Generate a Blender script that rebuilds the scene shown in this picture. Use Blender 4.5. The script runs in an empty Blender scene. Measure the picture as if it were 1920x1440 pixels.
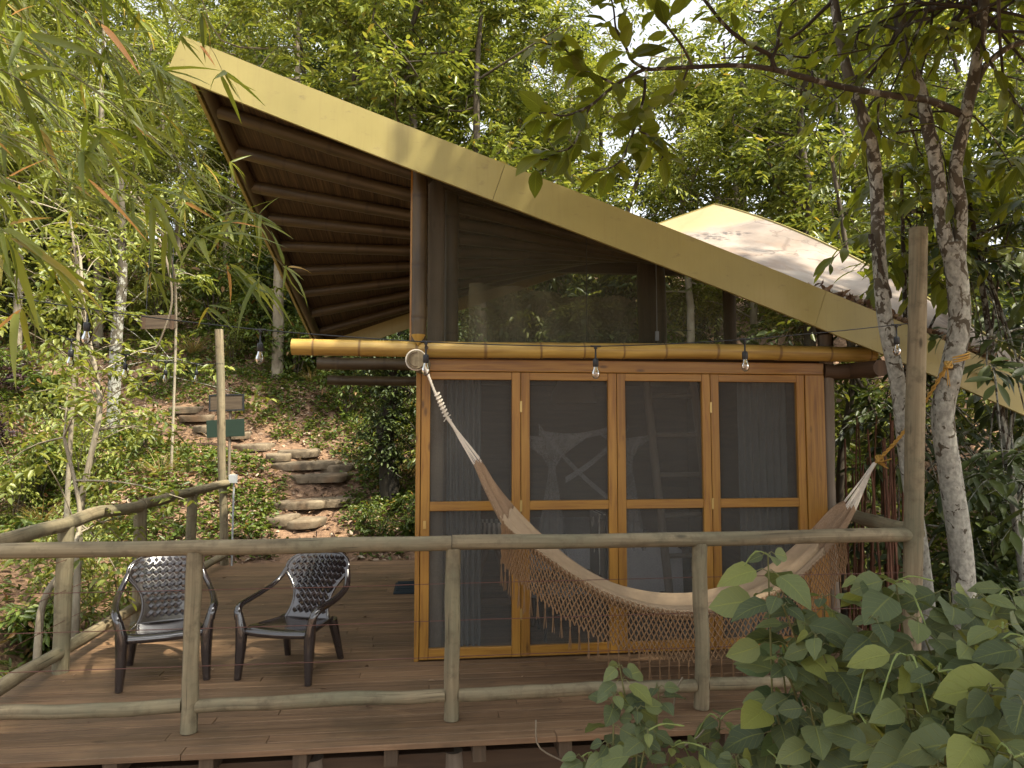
import bpy, math, random
import numpy as np
from mathutils import Vector, Matrix
R = math.radians
S = bpy.context.scene
COL = S.collection
rng = np.random.default_rng(7)
random.seed(7)

# ---------------------------------------------------------------- camera, sky, sun, exposure
CAMH, YAW, PITCH, F = 1.57, 6.5, 3.87, 1331.0
cd = bpy.data.cameras.new('camera'); cam = bpy.data.objects.new('camera', cd); COL.objects.link(cam)
cam.location = (0, 0, CAMH); cam.rotation_euler = (R(90 + PITCH), 0, R(-YAW))
cd.sensor_width = 36; cd.lens = F / 1920 * 36; cd.clip_start = 0.05; cd.clip_end = 500
S.camera = cam
W = bpy.data.worlds.new('World'); S.world = W; W.use_nodes = True
SUN_EL, SUN_AZ = 58.0, 128.0      # azimuth clockwise from +Y
nt = W.node_tree; bg = nt.nodes['Background']
sky = nt.nodes.new('ShaderNodeTexSky'); sky.sky_type = 'NISHITA'; sky.sun_disc = False
sky.sun_elevation = R(SUN_EL); sky.sun_rotation = R(SUN_AZ); sky.dust_density = 4.0; sky.air_density = 1.0
sky.ozone_density = 0.6
hs = nt.nodes.new('ShaderNodeHueSaturation'); hs.inputs['Saturation'].default_value = .28; hs.inputs['Value'].default_value = 1.25
nt.links.new(sky.outputs[0], hs.inputs['Color']); wm = nt.nodes.new('ShaderNodeMixRGB'); wm.blend_type = 'MULTIPLY'; wm.inputs[0].default_value = 1; wm.inputs[2].default_value = (1.0, 1.0, .97, 1)
nt.links.new(hs.outputs[0], wm.inputs[1]); nt.links.new(wm.outputs[0], bg.inputs[0]); bg.inputs[1].default_value = 0.15
sd = bpy.data.lights.new('sun', 'SUN'); sd.energy = 4.2; sd.angle = R(1.2); sd.color = (1.0, 0.91, 0.72)
sun = bpy.data.objects.new('sun', sd); COL.objects.link(sun)
az, el = R(SUN_AZ), R(SUN_EL)
sv = Vector((math.sin(az) * math.cos(el), math.cos(az) * math.cos(el), math.sin(el)))
sun.rotation_euler = sv.to_track_quat('Z', 'Y').to_euler(); sun.location = sv * 30
S.view_settings.view_transform = 'Standard'; S.view_settings.look = 'None'
S.view_settings.gamma = 1.0; S.view_settings.use_curve_mapping = False
S.view_settings.exposure = 1.25

# ---------------------------------------------------------------- measuring helpers
_M = Matrix.Rotation(R(-YAW), 3, 'Z') @ Matrix.Rotation(R(90 + PITCH), 3, 'X')
def ray(px, py): return _M @ Vector(((px - 960) / F, (720 - py) / F, -1.0))
def onY(px, py, Y): d = ray(px, py); t = Y / d.y; return np.array((d.x * t, Y, CAMH + d.z * t))
def onX(px, py, X): d = ray(px, py); t = X / d.x; return np.array((X, d.y * t, CAMH + d.z * t))
def onZ(px, py, Z=0.0): d = ray(px, py); t = (Z - CAMH) / d.z; return np.array((d.x * t, d.y * t, Z))
def at(px, py, dist): d = ray(px, py); return np.array((d.x * dist, d.y * dist, CAMH + d.z * dist))

# ---------------------------------------------------------------- mesh builder
class MB:
    def __init__(s): s.V = []; s.L = []; s.N = []; s.U = []; s.S = []; s.n = 0
    def add(s, v, f, uv=None, smooth=False):
        v = np.asarray(v, float).reshape(-1, 3); f = np.asarray(f, np.int64)
        s.V.append(v); s.L.append((f + s.n).ravel()); s.N.append(np.full(len(f), f.shape[1]))
        if uv is None: uv = np.zeros((f.size, 2))
        s.U.append(np.asarray(uv, float).reshape(-1, 2)); s.S.append(np.full(len(f), smooth)); s.n += len(v); return s
    def tube(s, pts, rad, n=8, caps=True, sx=1.0, up=None, smooth=True, uo=None):
        P = np.asarray(pts, float); m = len(P); rad = np.broadcast_to(np.asarray(rad, float), (m,)).copy()
        T = np.gradient(P, axis=0); T /= np.linalg.norm(T, axis=1)[:, None] + 1e-9
        u0 = np.array((0, 0, 1.0)) if up is None else np.asarray(up, float)
        if abs(np.dot(T[0], u0)) > 0.95: u0 = np.array((0, 1.0, 0))
        A = np.zeros((m, 3)); B = np.zeros((m, 3)); a = np.cross(T[0], u0); a /= np.linalg.norm(a)
        for i in range(m):
            a = a - T[i] * np.dot(a, T[i]); a /= np.linalg.norm(a) + 1e-9
            A[i] = a; B[i] = np.cross(a, T[i])
        th = np.arange(n) * 2 * math.pi / n
        V = P[:, None] + rad[:, None, None] * (np.cos(th)[None, :, None] * A[:, None] * sx + np.sin(th)[None, :, None] * B[:, None])
        ln = np.concatenate(([0], np.cumsum(np.linalg.norm(np.diff(P, axis=0), axis=1)))) + (random.random() * 20 if uo is None else uo)
        i, j = np.meshgrid(np.arange(m - 1), np.arange(n), indexing='ij'); i = i.ravel(); j = j.ravel(); j2 = (j + 1) % n
        f = np.stack((i * n + j, i * n + j2, (i + 1) * n + j2, (i + 1) * n + j), 1)
        c = 2 * math.pi * rad.mean() / n
        uv = np.stack((np.stack((j * c, ln[i]), 1), np.stack(((j + 1) * c, ln[i]), 1), np.stack(((j + 1) * c, ln[i + 1]), 1), np.stack((j * c, ln[i + 1]), 1)), 1)
        s.add(V.reshape(-1, 3), f, uv, smooth)
        if caps:
            for k, rev in ((0, True), (m - 1, False)):
                vv = V[k]; ff = np.arange(n)[None, :]; 
                if not rev: ff = ff[:, ::-1]
                q = np.stack((np.cos(th) * rad[k], np.sin(th) * rad[k]), 1)[ff[0]]
                s.add(vv, ff, q, False)
        return s
    def box(s, c0, c1, Mx=None):
        c0 = np.minimum(c0, c1) if False else np.asarray(c0, float); c1 = np.asarray(c1, float)
        lo = np.minimum(c0, c1); hi = np.maximum(c0, c1); d = hi - lo; la = int(np.argmax(d))
        v = np.array([(lo[0] if not k & 1 else hi[0], lo[1] if not k & 2 else hi[1], lo[2] if not k & 4 else hi[2]) for k in range(8)])
        f = np.array([(0, 2, 3, 1), (4, 5, 7, 6), (0, 1, 5, 4), (2, 6, 7, 3), (0, 4, 6, 2), (1, 3, 7, 5)])
        ax = (2, 2, 1, 1, 0, 0); off = random.random() * 30; uv = []
        for fi, a in zip(f, ax):
            o = [k for k in range(3) if k != a]
            if la in o: va = la; ua = [k for k in o if k != la][0]
            else: ua, va = o
            uv += [(v[q][ua] + off * .37 + a, v[q][va] + off) for q in fi]
        if Mx is not None: v = np.array([tuple(Mx @ Vector(p)) for p in v])
        return s.add(v, f, uv, False)
    def grid(s, G, smooth=True, uv=None, flip=False):
        G = np.asarray(G, float); a, b = G.shape[:2]
        i, j = np.meshgrid(np.arange(a - 1), np.arange(b - 1), indexing='ij'); i = i.ravel(); j = j.ravel()
        f = np.stack((i * b + j, (i + 1) * b + j, (i + 1) * b + j + 1, i * b + j + 1), 1)
        if flip: f = f[:, ::-1]
        if uv is None:
            uu, vv = np.meshgrid(np.linspace(0, 1, a), np.linspace(0, 1, b), indexing='ij'); uv = np.stack((uu, vv), 2)
        u = np.asarray(uv).reshape(-1, 2)[f]
        return s.add(G.reshape(-1, 3), f, u, smooth)
    def build(s, name, m, parent=None, bevel=0, solid=0, sub=0, loc=None):
        me = bpy.data.meshes.new(name)
        V = np.concatenate(s.V); L = np.concatenate(s.L); N = np.concatenate(s.N); U = np.concatenate(s.U); Sm = np.concatenate(s.S)
        me.vertices.add(len(V)); me.vertices.foreach_set('co', V.astype(np.float32).ravel())
        me.loops.add(len(L)); me.loops.foreach_set('vertex_index', L.astype(np.int32))
        me.polygons.add(len(N)); st = np.concatenate(([0], np.cumsum(N)[:-1])).astype(np.int32)
        me.polygons.foreach_set('loop_start', st); me.polygons.foreach_set('loop_total', N.astype(np.int32))
        me.polygons.foreach_set('use_smooth', Sm.astype(bool))
        uvl = me.uv_layers.new(name='UVMap'); uvl.data.foreach_set('uv', U.astype(np.float32).ravel())
        me.update(calc_edges=True); me.validate()
        me.materials.append(m)
        o = bpy.data.objects.new(name, me); COL.objects.link(o)
        if parent is not None:
            o.parent = parent; o.matrix_parent_inverse = parent.matrix_basis.inverted() if parent.get('_abs', True) else Matrix.Identity(4)
        if solid: md = o.modifiers.new('s', 'SOLIDIFY'); md.thickness = solid; md.offset = 0
        if sub: md = o.modifiers.new('u', 'SUBSURF'); md.levels = sub; md.render_levels = sub
        if bevel:
            md = o.modifiers.new('b', 'BEVEL'); md.width = bevel; md.segments = 2; md.limit_method = 'ANGLE'; md.angle_limit = R(50)
        return o

def tag(o, label=None, cat=None, group=None, kind=None):
    if label: o['label'] = label
    if cat: o['category'] = cat
    if group: o['group'] = group
    if kind: o['kind'] = kind
    return o
def thing(name, loc, label, cat, group=None):
    o = bpy.data.objects.new(name, None); COL.objects.link(o); o.location = loc; o.empty_display_size = .1
    return tag(o, label, cat, group)
def copy_tree(o, parent=None):
    c = o.copy(); COL.objects.link(c)
    if parent is not None: c.parent = parent
    for ch in [x for x in bpy.data.objects if x.parent == o]: copy_tree(ch, c)
    return c
def nz(n, amp, k=3, seed=None):      # smooth 1-D wobble
    r = np.random.default_rng(seed if seed is not None else random.randrange(1 << 30))
    x = np.linspace(0, 1, n); y = np.zeros(n)
    for q in range(1, k + 1): y += r.normal() / q * np.sin(x * q * math.pi * 2.3 + r.uniform(0, 6.28))
    return y * amp

# ---------------------------------------------------------------- materials
MATS = {}
class NT:
    def __init__(s, name):
        s.m = bpy.data.materials.new(name); s.m.use_nodes = True; s.t = s.m.node_tree; s.p = s.t.nodes['Principled BSDF']; s.out = s.t.nodes['Material Output']
    def n(s, ty, **kw):
        x = s.t.nodes.new('ShaderNode' + ty)
        for k, v in kw.items(): setattr(x, k, v)
        return x
    def l(s, a, b): s.t.links.new(a, b)
    def coord(s, kind='UV', scale=(1, 1, 1), rnd=True):
        c = s.n('TexCoord'); mp = s.n('Mapping'); mp.inputs['Scale'].default_value = scale
        if rnd and kind == 'UV':
            g = s.n('NewGeometry'); mu = s.n('Math', operation='MULTIPLY'); mu.inputs[1].default_value = 37.0
            s.l(g.outputs['Random Per Island'], mu.inputs[0]); cb = s.n('CombineXYZ'); s.l(mu.outputs[0], cb.inputs[2]); s.l(cb.outputs[0], mp.inputs['Location'])
        s.l(c.outputs[kind], mp.inputs['Vector']); return mp.outputs[0]
    def noise(s, vec, scale=1, detail=4, rough=.55, dist=0):
        x = s.n('TexNoise'); x.inputs['Scale'].default_value = scale; x.inputs['Detail'].default_value = detail
        x.inputs['Roughness'].default_value = rough; x.inputs['Distortion'].default_value = dist
        if vec is not None: s.l(vec, x.inputs['Vector'])
        return x.outputs['Fac']
    def ramp(s, fac, stops):
        x = s.n('ValToRGB'); e = x.color_ramp.elements
        e[0].position, e[0].color = stops[0][0], (*stops[0][1], 1); e[1].position, e[1].color = stops[-1][0], (*stops[-1][1], 1)
        for p, c in stops[1:-1]: q = e.new(p); q.color = (*c, 1)
        s.l(fac, x.inputs[0]); return x.outputs[0]
    def mix(s, fac, a, b, mode='MIX'):
        x = s.n('MixRGB', blend_type=mode)
        for k, v in ((0, fac), (1, a), (2, b)):
            if hasattr(v, 'is_linked') or hasattr(v, 'links'): s.l(v, x.inputs[k])
            elif k == 0: x.inputs[0].default_value = v
            else: x.inputs[k].default_value = (*v, 1)
        return x.outputs[0]
    def math(s, op, a, b=None, c=None):
        x = s.n('Math', operation=op)
        for k, v in ((0, a), (1, b), (2, c)):
            if v is None: continue
            if isinstance(v, (int, float)): x.inputs[k].default_value = v
            else: s.l(v, x.inputs[k])
        return x.outputs[0]
    def isl(s): g = s.n('NewGeometry'); return g.outputs['Random Per Island']
    def base(s, c): s.l(c, s.p.inputs['Base Color']) if not isinstance(c, tuple) else setattr(s.p.inputs['Base Color'], 'default_value', (*c, 1))
    def bump(s, h, st=.3, dist=.01):
        b = s.n('Bump'); b.inputs['Strength'].default_value = st; b.inputs['Distance'].default_value = dist
        s.l(h, b.inputs['Height']); s.l(b.outputs[0], s.p.inputs['Normal'])
    def rough(s, v):
        if isinstance(v, (int, float)): s.p.inputs['Roughness'].default_value = v
        else: s.l(v, s.p.inputs['Roughness'])
G3 = lambda c, k: tuple(x * k for x in c)
def woodmat(name, dark, mid, light, sc=(45, 2.2, 1), rough=.6, knots=.0, bump=.25, tint=.25, blotch=None, mott=False):
    t = NT(name); v = t.coord('UV', sc); a = t.noise(v, 1, 5, .6, .6)
    c = t.ramp(a, [(.25, dark), (.5, mid), (.75, light)])
    v2 = t.coord('UV', (6, 1.2, 1)); b = t.noise(v2, 1, 3)
    c = t.mix(t.math('MULTIPLY', b, .55), c, G3(dark, .75))
    k = t.math('MULTIPLY_ADD', t.isl(), tint * 2, 1 - tint); cb = t.n('CombineXYZ')
    for q in range(3): t.l(k, cb.inputs[q])
    c = t.mix(1.0, c, cb.outputs[0], 'MULTIPLY')
    if knots:
        vo = t.n('TexVoronoi'); vv = t.coord('UV', (9, 3.2, 1)); t.l(vv, vo.inputs['Vector']); vo.inputs['Scale'].default_value = 1
        kf = t.ramp(vo.outputs['Distance'], [(0, (1, 1, 1)), (.06, (.9,) * 3), (.14, (0, 0, 0))])
        c = t.mix(t.math('MULTIPLY', kf, knots), c, G3(dark, .35))
    if blotch:
        w = t.coord('Object', (1, 1, 1)); b2 = t.noise(w, 1.7, 6, .65)
        c = t.mix(t.ramp(b2, [(.45, (0, 0, 0)), (.68, (.75,) * 3)]), c, blotch)
    if mott:
        m1 = t.noise(t.coord('Object', (1, 1, 1)), 11, 6, .7); c = t.mix(t.ramp(m1, [(.5, (0, 0, 0)), (.7, (.7,) * 3)]), c, G3(dark, .9))
        m2 = t.noise(t.coord('UV', (90, 2.5, 1)), 1, 2, .5); c = t.mix(t.ramp(m2, [(.66, (0, 0, 0)), (.72, (.8,) * 3)]), c, G3(dark, .5))
    t.base(c); t.rough(rough); t.bump(a, bump, .004); return t.m
MATS['pine'] = woodmat('varnished_pine', (.18, .072, .012), (.38, .185, .026), (.46, .25, .045), rough=.38, knots=.8, tint=.12)
MATS['log'] = woodmat('weathered_log', (.09, .07, .04), (.25, .20, .12), (.36, .30, .19), (30, 1.3, 1), rough=.8, knots=.85, bump=.7, tint=.18, blotch=(.13, .13, .08), mott=True)
MATS['greypost'] = woodmat('grey_post', (.12, .095, .07), (.2, .16, .12), (.26, .21, .16), (14, 1, 1), rough=.85, knots=.4, tint=.1)
MATS['deck'] = woodmat('deck_board', (.09, .05, .027), (.225, .133, .07), (.34, .22, .125), (55, 1.4, 1), rough=.62, knots=.7, bump=.4, tint=.22, blotch=(.10, .065, .035))
MATS['joist'] = woodmat('rough_joist', (.06, .04, .025), (.11, .075, .045), (.16, .11, .07), (30, 2, 1), rough=.85, tint=.25)
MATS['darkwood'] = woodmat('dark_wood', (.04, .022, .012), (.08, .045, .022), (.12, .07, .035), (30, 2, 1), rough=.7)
MATS['signwood'] = woodmat('sign_wood', (.055, .035, .02), (.10, .07, .042), (.14, .10, .06), (30, 2, 1), rough=.8)
def bamboomat(name, a, b, c, ring, spacing=.27, rough=.4, rs=.85):
    t = NT(name); v = t.coord('UV', (20, 1.5, 1)); n = t.noise(v, 1, 4); col = t.ramp(n, [(.3, a), (.5, b), (.72, c)])
    w = t.coord('UV', (3, 1.6, 1)); n2 = t.noise(w, 1, 4); col = t.mix(t.ramp(n2, [(.4, (0, 0, 0)), (.7, (.7,) * 3)]), col, a)
    uv = t.n('TexCoord'); sp = t.n('SeparateXYZ'); t.l(uv.outputs['UV'], sp.inputs[0])
    vv_ = t.math('ADD', sp.outputs[1], t.math('MULTIPLY', t.math('SINE', t.math('MULTIPLY', sp.outputs[1], 2.9)), .09))
    fr = t.math('FRACT', t.math('DIVIDE', vv_, spacing)); d = t.math('ABSOLUTE', t.math('SUBTRACT', fr, .5))
    rg = t.ramp(d, [(0, (1, 1, 1)), (.012, (1, 1, 1)), (.035, (0, 0, 0))])
    col = t.mix(t.math('MULTIPLY', rg, rs), col, ring); t.base(col); t.rough(rough); t.bump(n, .1, .003); return t.m
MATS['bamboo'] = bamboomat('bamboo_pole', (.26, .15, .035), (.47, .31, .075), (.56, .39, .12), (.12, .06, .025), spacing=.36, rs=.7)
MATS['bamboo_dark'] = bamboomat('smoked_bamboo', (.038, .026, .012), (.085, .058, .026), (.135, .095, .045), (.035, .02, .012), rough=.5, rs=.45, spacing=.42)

def fasciamat():
    t = NT('yellow_painted_sheet'); v = t.coord('Object', (1, 1, 1)); a = t.noise(v, 1.3, 5, .6)
    c = t.ramp(a, [(.3, (.28, .235, .075)), (.55, (.335, .28, .092)), (.75, (.39, .325, .13))])
    s = t.coord('Object', (45, 45, 2.5)); st = t.noise(s, 1, 4); c = t.mix(t.ramp(st, [(.52, (0, 0, 0)), (.78, (.42,) * 3)]), c, (.26, .20, .07))
    g = t.coord('Object', (3, 3, 7)); sp = t.noise(g, 2.5, 6, .7); c = t.mix(t.ramp(sp, [(.6, (0, 0, 0)), (.74, (.6,) * 3)]), c, (.17, .13, .06))
    t.base(c); t.rough(.42); t.bump(a, .15, .01); return t.m
MATS['fascia'] = fasciamat()
def roofmat():
    t = NT('weathered_roof_sheet'); v = t.coord('Object'); a = t.noise(v, 1.1, 6, .62)
    c = t.ramp(a, [(.3, (.13, .10, .078)), (.5, (.22, .175, .145)), (.7, (.30, .255, .22))])
    b = t.noise(v, 2.4, 7, .7, .8); c = t.mix(t.ramp(b, [(.52, (0, 0, 0)), (.66, (.65,) * 3)]), c, (.20, .13, .09))
    vo = t.n('TexVoronoi', feature='DISTANCE_TO_EDGE'); dn = t.noise(v, 3, 3); w = t.n('VectorMath', operation='ADD'); t.l(v, w.inputs[0]); t.l(dn, w.inputs[1]); t.l(w.outputs[0], vo.inputs['Vector']); vo.inputs['Scale'].default_value = .55
    c = t.mix(t.ramp(vo.outputs['Distance'], [(0, (.8,) * 3), (.006, (.55,) * 3), (.016, (0, 0, 0))]), c, (.10, .07, .055))
    u = t.n('TexCoord'); sx = t.n('SeparateXYZ'); t.l(u.outputs['UV'], sx.inputs[0])
    top = t.ramp(t.math('ADD', sx.outputs[1], t.math('MULTIPLY', b, .12)), [(.86, (0, 0, 0)), (.9, (.7,) * 3)])
    c = t.mix(top, c, (.35, .27, .12)); t.base(c); t.rough(.6); t.bump(b, .3, .01); return t.m
MATS['rooftop'] = roofmat()
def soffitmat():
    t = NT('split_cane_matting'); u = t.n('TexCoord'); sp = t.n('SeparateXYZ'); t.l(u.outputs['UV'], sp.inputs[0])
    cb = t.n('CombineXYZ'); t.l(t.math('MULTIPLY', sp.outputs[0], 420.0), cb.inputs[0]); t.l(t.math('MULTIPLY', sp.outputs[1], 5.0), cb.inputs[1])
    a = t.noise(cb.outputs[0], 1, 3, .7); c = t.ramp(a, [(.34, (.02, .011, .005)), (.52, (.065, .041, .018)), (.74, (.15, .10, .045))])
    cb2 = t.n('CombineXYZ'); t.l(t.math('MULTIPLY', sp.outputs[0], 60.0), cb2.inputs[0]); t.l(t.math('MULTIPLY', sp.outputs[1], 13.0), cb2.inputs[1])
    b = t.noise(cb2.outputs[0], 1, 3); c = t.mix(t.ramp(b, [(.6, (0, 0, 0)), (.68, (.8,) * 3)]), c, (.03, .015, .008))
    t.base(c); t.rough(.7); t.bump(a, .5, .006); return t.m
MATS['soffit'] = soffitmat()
def screenmat(name, col, op, wv=900):
    t = NT(name); tr = t.n('BsdfTransparent'); mx = t.n('MixShader'); df = t.n('BsdfDiffuse'); df.inputs[0].default_value = (*col, 1)
    v = t.coord('Object', (260, 40, 260)); a = t.noise(v, 1, 1); b = t.noise(t.coord('Object', (2, 2, 2)), 1.5, 4)
    f = t.math('ADD', t.math('MULTIPLY_ADD', a, .35, op - .17), t.math('MULTIPLY_ADD', b, .25, -.125))
    t.l(f, mx.inputs[0]); t.l(tr.outputs[0], mx.inputs[1]); t.l(df.outputs[0], mx.inputs[2]); t.l(mx.outputs[0], t.out.inputs[0]); return t.m
MATS['screen'] = screenmat('insect_screen', (.12, .115, .105), .52)
MATS['screen_hi'] = screenmat('gable_screen', (.07, .066, .045), .40)
MATS['net'] = screenmat('mosquito_net', (.7, .7, .7), .34)
MATS['net_green'] = screenmat('loft_net', (.30, .29, .19), .42)
def plain(name, c, rough=.5, metal=0, noise=.15, sc=8, bump=0, spec=.5):
    t = NT(name); v = t.coord('Object'); a = t.noise(v, sc, 4); t.base(t.mix(a, G3(c, 1 - noise), G3(c, 1 + noise))); t.rough(rough)
    t.p.inputs['Metallic'].default_value = metal; t.p.inputs['Specular IOR Level'].default_value = spec
    if bump: t.bump(a, bump, .01)
    return t.m
MATS['plastic'] = plain('brown_plastic', (.022, .016, .016), .17, noise=.25, spec=.6)
MATS['plastic'].node_tree.nodes['Principled BSDF'].inputs['IOR'].default_value = 1.85
MATS['cloth'] = plain('hammock_cloth', (.36, .26, .165), .9, sc=30, bump=.15)
MATS['macrame'] = plain('macrame_cord', (.22, .13, .065), .95, sc=40)
MATS['brownnet'] = woodmat('woven_hammock_end', (.13, .075, .04), (.3, .19, .11), (.55, .42, .3), (2600, 60, 1), rough=.95, tint=.1)
MATS['whiterope'] = plain('white_cotton_rope', (.62, .56, .48), .9, sc=60)
MATS['yellowrope'] = plain('yellow_rope', (.46, .27, .055), .7, sc=60)
MATS['black'] = plain('black_rubber', (.012, .014, .017), .5)
MATS['wire'] = plain('red_brown_wire', (.10, .035, .025), .5)
MATS['brass'] = plain('brass', (.45, .33, .13), .35, .9)
MATS['galv'] = plain('grey_conduit', (.38, .40, .42), .5, .2)
MATS['curtain'] = plain('grey_curtain', (.13, .15, .155), .9)
MATS['white'] = plain('white_linen', (.65, .65, .68), .9)
MATS['green'] = plain('dark_green_board', (.007, .024, .013), .6)
MATS['doormat'] = plain('dark_mat', (.018, .028, .034), .9, bump=.5, sc=80)
MATS['stone'] = None
def stonemat():
    t = NT('step_stone'); v = t.coord('Object'); a = t.noise(v, 5, 8, .65); c = t.ramp(a, [(.3, (.07, .052, .034)), (.5, (.17, .13, .085)), (.72, (.27, .215, .145))])
    b = t.noise(v, 2, 4); c = t.mix(t.ramp(b, [(.55, (0, 0, 0)), (.7, (.7,) * 3)]), c, (.20, .11, .055)); t.base(c); t.rough(.9); t.bump(a, .8, .03); return t.m
MATS['stone'] = stonemat()
def groundmat():
    t = NT('forest_soil'); v = t.coord('Object'); a = t.noise(v, 9, 8, .7); b = t.noise(v, .9, 5, .6)
    c = t.ramp(a, [(.3, (.06, .034, .02)), (.5, (.17, .10, .06)), (.7, (.33, .21, .13))])
    c2 = t.ramp(a, [(.3, (.11, .062, .034)), (.7, (.31, .19, .11))]); c = t.mix(t.ramp(b, [(.45, (0, 0, 0)), (.6, (1, 1, 1))]), c, c2)
    t.base(c); t.rough(.95); t.bump(a, 1, .04); return t.m
MATS['ground'] = groundmat()
def barkmat(name, cols, lichen=None, sc=1):
    t = NT(name); v = t.coord('UV', (10 * sc, 3 * sc, 1)); a = t.noise(v, 1, 6, .65); c = t.ramp(a, [(.3, cols[0]), (.6, cols[1]), (.8, cols[2])])
    if lichen:
        w = t.coord('Object', (1, 1, .75)); b = t.noise(w, 16, 6, .62, .5); vo = t.n('TexVoronoi', feature='DISTANCE_TO_EDGE'); wn = t.n('VectorMath', operation='ADD'); nn_ = t.n('TexNoise'); nn_.inputs['Scale'].default_value = 9; t.l(w, nn_.inputs['Vector']); t.l(w, wn.inputs[0])
        ns = t.n('VectorMath', operation='SCALE'); ns.inputs['Scale'].default_value = .16; t.l(nn_.outputs['Color'], ns.inputs[0]); t.l(ns.outputs[0], wn.inputs[1]); t.l(wn.outputs[0], vo.inputs['Vector']); vo.inputs['Scale'].default_value = 9
        sz = t.n('SeparateXYZ'); t.l(t.coord('Object'), sz.inputs[0]); hz = t.math('MULTIPLY', t.math('SUBTRACT', sz.outputs[2], lichen[2]), -.075)
        f = t.math('ADD', t.math('ADD', b, t.math('MINIMUM', t.math('MULTIPLY', vo.outputs['Distance'], 1.4), .14)), hz)
        lf = t.ramp(f, [(lichen[1], (0, 0, 0)), (lichen[1] + .045, (1, 1, 1))]); lc = t.mix(t.ramp(t.noise(w, 40, 4), [(.35, (0, 0, 0)), (.7, (1, 1, 1))]), G3(lichen[0], .55), G3(lichen[0], 1.1)); c = t.mix(lf, c, lc)
        c = t.mix(t.ramp(a, [(.62, (0, 0, 0)), (.8, (.5,) * 3)]), c, (.30, .27, .22))
    t.base(c); t.rough(.9); t.bump(a, .7, .015); return t.m
MATS['bark'] = barkmat('brown_bark', ((.035, .026, .018), (.10, .08, .055), (.19, .16, .12)))
MATS['bark_pale'] = barkmat('pale_bark', ((.14, .11, .075), (.3, .26, .19), (.42, .38, .3)))
MATS['bark_lichen'] = barkmat('lichen_bark', ((.045, .036, .025), (.095, .08, .055), (.15, .135, .10)), ((.40, .40, .35), .52, 2.0))
MATS['bark_dark'] = barkmat('dark_mossy_bark', ((.02, .015, .01), (.055, .042, .028), (.10, .085, .055)), ((.30, .31, .27), .62, 2.6))
MATS['bark_black'] = barkmat('blackish_bark', ((.012, .010, .007), (.035, .028, .018), (.07, .06, .04)))
MATS['cane'] = barkmat('red_cane', ((.07, .03, .018), (.22, .105, .065), (.40, .25, .17)))

def leafmat(name, stops, trans=.35, rough=.42, vein=None, spec=.45, tcol=None):
    t = NT(name); r = t.isl(); c = t.ramp(r, stops)
    n = t.noise(t.coord('Object'), .8, 3); c = t.mix(t.math('MULTIPLY', n, .35), c, G3(stops[0][1], .8))
    if vein:
        u = t.n('TexCoord'); sp = t.n('SeparateXYZ'); t.l(u.outputs['UV'], sp.inputs[0])
        au = t.math('ABSOLUTE', t.math('SUBTRACT', sp.outputs[0], .5))
        mid = t.ramp(au, [(0, (1, 1, 1)), (.018, (.7,) * 3), (.035, (0, 0, 0))])
        ph = t.math('FRACT', t.math('MULTIPLY', t.math('SUBTRACT', sp.outputs[1], t.math('MULTIPLY', au, .55)), vein))
        sv_ = t.ramp(t.math('ABSOLUTE', t.math('SUBTRACT', ph, .5)), [(0, (.55,) * 3), (.07, (0, 0, 0))])
        vf = t.math('MAXIMUM', mid, sv_); c = t.mix(t.math('MULTIPLY', vf, .32), c, G3(stops[-1][1], 1.3))
        sn = t.noise(t.coord('UV', (9, 14, 1)), 1, 5, .7); c = t.mix(t.ramp(sn, [(.6, (0, 0, 0)), (.72, (.55,) * 3)]), c, (.16, .15, .05))
        t.bump(t.math('ADD', t.math('MULTIPLY', vf, -1), t.math('MULTIPLY', sn, .4)), .5, .004)
    t.base(c); t.rough(rough); t.p.inputs['Specular IOR Level'].default_value = spec
    tr = t.n('BsdfTranslucent'); tc = t.mix(1.0, c, (1.6, 1.5, .75), 'MULTIPLY'); t.l(tc, tr.inputs[0])
    mx = t.n('MixShader'); mx.inputs[0].default_value = trans
    t.l(t.p.outputs[0], mx.inputs[1]); t.l(tr.outputs[0], mx.inputs[2]); t.l(mx.outputs[0], t.out.inputs[0]); return t.m
MATS['lf_forest'] = leafmat('forest_leaf', [(0, (.07, .10, .022)), (.4, (.15, .185, .036)), (.75, (.24, .275, .06)), (.97, (.34, .36, .09)), (1, (.45, .3, .06))], rough=.38, trans=.28)
MATS['lf_forest2'] = leafmat('forest_leaf_yellow', [(0, (.10, .13, .028)), (.5, (.18, .21, .042)), (1, (.31, .33, .08))], trans=.34)
MATS['lf_dark'] = leafmat('dark_leaf', [(0, (.03, .05, .018)), (.5, (.065, .09, .03)), (1, (.13, .17, .05))], trans=.25, rough=.45, spec=.4)
MATS['lf_under'] = leafmat('undergrowth_leaf', [(0, (.05, .075, .018)), (.5, (.10, .15, .026)), (.9, (.18, .23, .045)), (1, (.3, .14, .06))])
MATS['lf_bamboo'] = leafmat('bamboo_leaf', [(0, (.10, .135, .022)), (.5, (.18, .22, .035)), (.92, (.28, .31, .055)), (.96, (.38, .32, .07)), (1, (.5, .24, .05))], trans=.45, vein=None)
MATS['lf_orange'] = leafmat('dry_bamboo_leaf', [(0, (.5, .2, .03)), (1, (.62, .33, .10))], trans=.4)
MATS['lf_over'] = leafmat('overhead_leaf', [(0, (.09, .115, .013)), (.5, (.16, .19, .02)), (1, (.24, .26, .03))], trans=.55, vein=9)
MATS['lf_shrub'] = leafmat('soft_shrub_leaf', [(0, (.075, .10, .052)), (.45, (.15, .185, .092)), (.85, (.225, .265, .11)), (1, (.34, .36, .08))], trans=.34, vein=7, rough=.55, spec=.3)
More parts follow.
